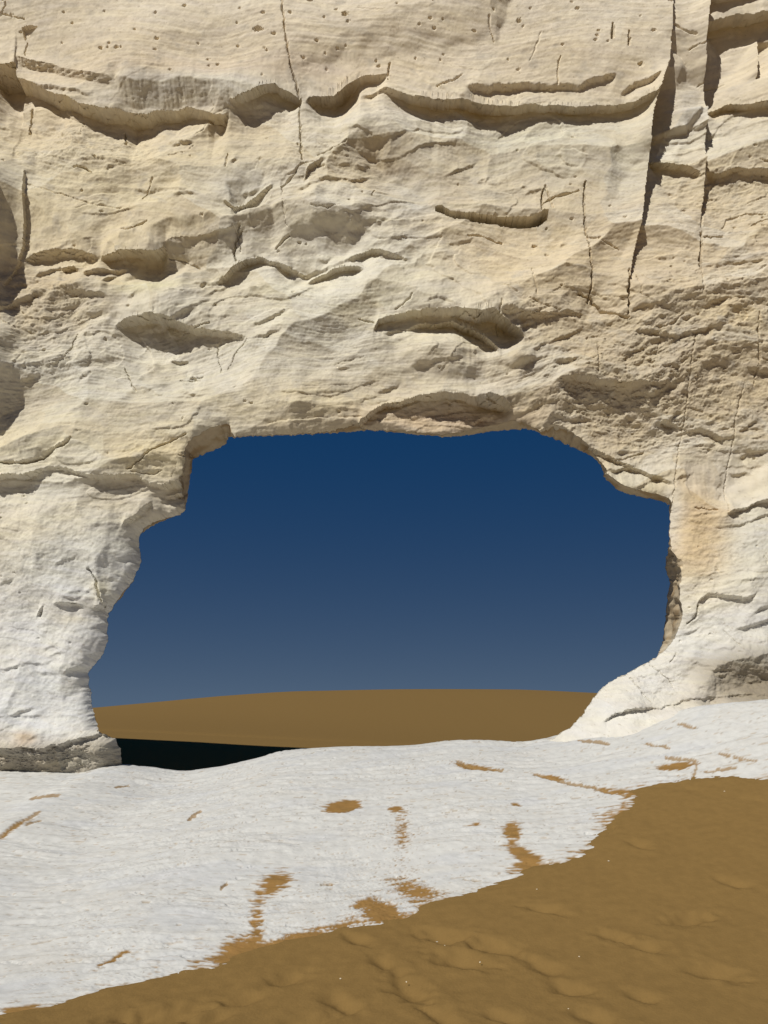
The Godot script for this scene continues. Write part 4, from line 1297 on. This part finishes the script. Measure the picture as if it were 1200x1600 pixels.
	for r in range(1, 9):
		var ring := PackedVector3Array()
		var last: PackedVector3Array = rings[sub + 7]
		for k in nl:
			var p: Vector3 = last[k] + off
			var dir := Vector3(p.x - cpt.x, p.y - cpt.y, 0)
			# meet the rectangle of the outer wall
			var tx: float = (11.0 - cpt.x) / dir.x if dir.x > 0.0 else (-24.0 - cpt.x) / dir.x
			var ty: float = (EYE + 9.9 - cpt.y) / dir.y if dir.y > 0.0 else (EYE - 2.2 - cpt.y) / dir.y
			var te: float = minf(absf(tx), absf(ty))
			var q := Vector3(cpt.x + dir.x * te, cpt.y + dir.y * te, -WALL - 1.7)
			var e: float = pow(r / 8.0, 1.5)
			var w := p.lerp(q, e)
			w.z = lerpf(p.z, -WALL - 1.5, e) - 0.5 * sin(e * PI) + 0.25 * nB.get_noise_2d(w.x * 0.4, w.y * 0.4) * sin(e * PI)
			ring.append(w - off)
		rings.append(ring)
	var st := SurfaceTool.new()
	st.begin(Mesh.PRIMITIVE_TRIANGLES)
	st.set_smooth_group(0)
	for r in rings.size():
		var ring: PackedVector3Array = rings[r]
		for k in nl:
			var p: Vector3 = ring[k]
			var w: float = nB.get_noise_3d(p.x * 2.0, p.y * 3.0, p.z * 2.0)
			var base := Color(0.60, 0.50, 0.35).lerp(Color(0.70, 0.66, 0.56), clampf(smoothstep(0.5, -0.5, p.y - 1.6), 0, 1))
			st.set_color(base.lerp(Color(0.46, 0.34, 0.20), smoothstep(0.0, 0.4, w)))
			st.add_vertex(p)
	for r in rings.size() - 1:
		for k in nl - 1:
			var a: int = r * nl + k
			var b: int = a + nl
			for q in [a, b, b + 1, a, b + 1, a + 1]:
				st.add_index(q)
	st.generate_normals()
	var inner := MeshInstance3D.new()
	inner.name = "inner_wall"
	inner.mesh = st.commit()
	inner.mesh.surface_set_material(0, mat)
	arch.add_child(inner, true)
	# --- top and ends of the cliff
	var top := SurfaceTool.new()
	top.begin(Mesh.PRIMITIVE_TRIANGLES)
	var line: Array = []
	for j in range(gh - 1, -1, -40):
		line.append(vp[j * gw])
	for i in range(0, gw, 6):
		line.append(vp[i])
	for j in range(0, gh, 40):
		line.append(vp[j * gw + gw - 1])
	for k in line.size():
		var p: Vector3 = line[k]
		for s in 4:
			var q: Vector3 = p + Vector3(0, 0, -(1.7 + p.z) * s / 3.0)
			q.y += 0.10 * sin(PI * s / 3.0)
			top.set_color(Color(0.66, 0.58, 0.44))
			top.add_vertex(q)
	for k in line.size() - 1:
		for s in 3:
			var a: int = k * 4 + s
			for q in [a, a + 4, a + 5, a, a + 5, a + 1]:
				top.add_index(q)
	top.generate_normals()
	var tm := MeshInstance3D.new()
	tm.name = "cliff_top"
	tm.mesh = top.commit()
	tm.mesh.surface_set_material(0, mat)
	arch.add_child(tm, true)

# ------------------------------------------------------------------ chalk chips on the sand
func build_chips() -> void:
	var rng := RandomNumberGenerator.new()
	rng.seed = 8
	var mat := StandardMaterial3D.new()
	mat.albedo_color = Color(0.66, 0.58, 0.44).linear_to_srgb()
	mat.roughness = 0.95
	var variants: Array = []
	for k in 4:
		var st := SurfaceTool.new()
		st.begin(Mesh.PRIMITIVE_TRIANGLES)
		st.set_smooth_group(-1)
		var pts: Array = []
		for a in 3:
			for b in 6:
				var el: float = -0.5 + a * 0.65
				var az: float = b * TAU / 6.0 + a * 0.4
				pts.append(Vector3(cos(el) * cos(az), sin(el) * 0.6, cos(el) * sin(az) * 0.75) * rng.randf_range(0.75, 1.1))
		for a in 2:
			for b in 6:
				var i0: int = a * 6 + b
				var i1: int = a * 6 + (b + 1) % 6
				for q in [i0, i0 + 6, i1 + 6, i0, i1 + 6, i1]:
					st.add_vertex(pts[q])
		for b in 6:
			for q in [12 + b, -1, 12 + (b + 1) % 6]:
				st.add_vertex(Vector3(0, 0.62, 0) if q < 0 else pts[q])
		st.generate_normals()
		var m: ArrayMesh = st.commit()
		m.surface_set_material(0, mat)
		variants.append(m)
	for p in [[300, 709, 2.2], [951, 1346, 1.8], [839, 1390, 1.5], [750, 1504, 2.0], [635, 1535, 1.8], [888, 1577, 2.0], [970, 1584, 1.8], [1132, 1237, 1.8], [695, 1478, 1.4], [905, 1495, 1.6], [532, 1530, 1.8], [777, 1598, 1.8]]:
		if p[1] < 1200:
			continue
		var a: float = (p[0] - 600.0) / 1208.0
		var b: float = (p[1] - 1100.0) / 1208.0
		var d := 2.0
		while -b * d > sand_height(a * d, d):
			d += 0.005
		var o := MeshInstance3D.new()
		o.name = "chalk_chip"
		o.mesh = variants[rng.randi() % 4]
		var r: float = p[2] * d / 1208.0
		o.scale = Vector3.ONE * r
		o.rotation.y = rng.randf() * TAU
		add_child(o, true)
		o.position = Vector3(a * d, EYE + sand_height(a * d, d) + r * 0.2, -d)
		o.set_meta("label", "tiny pale chalk chip lying on the brown sand")
		o.set_meta("category", "stone chip")
		o.set_meta("group", "chalk chips scattered on the sand")
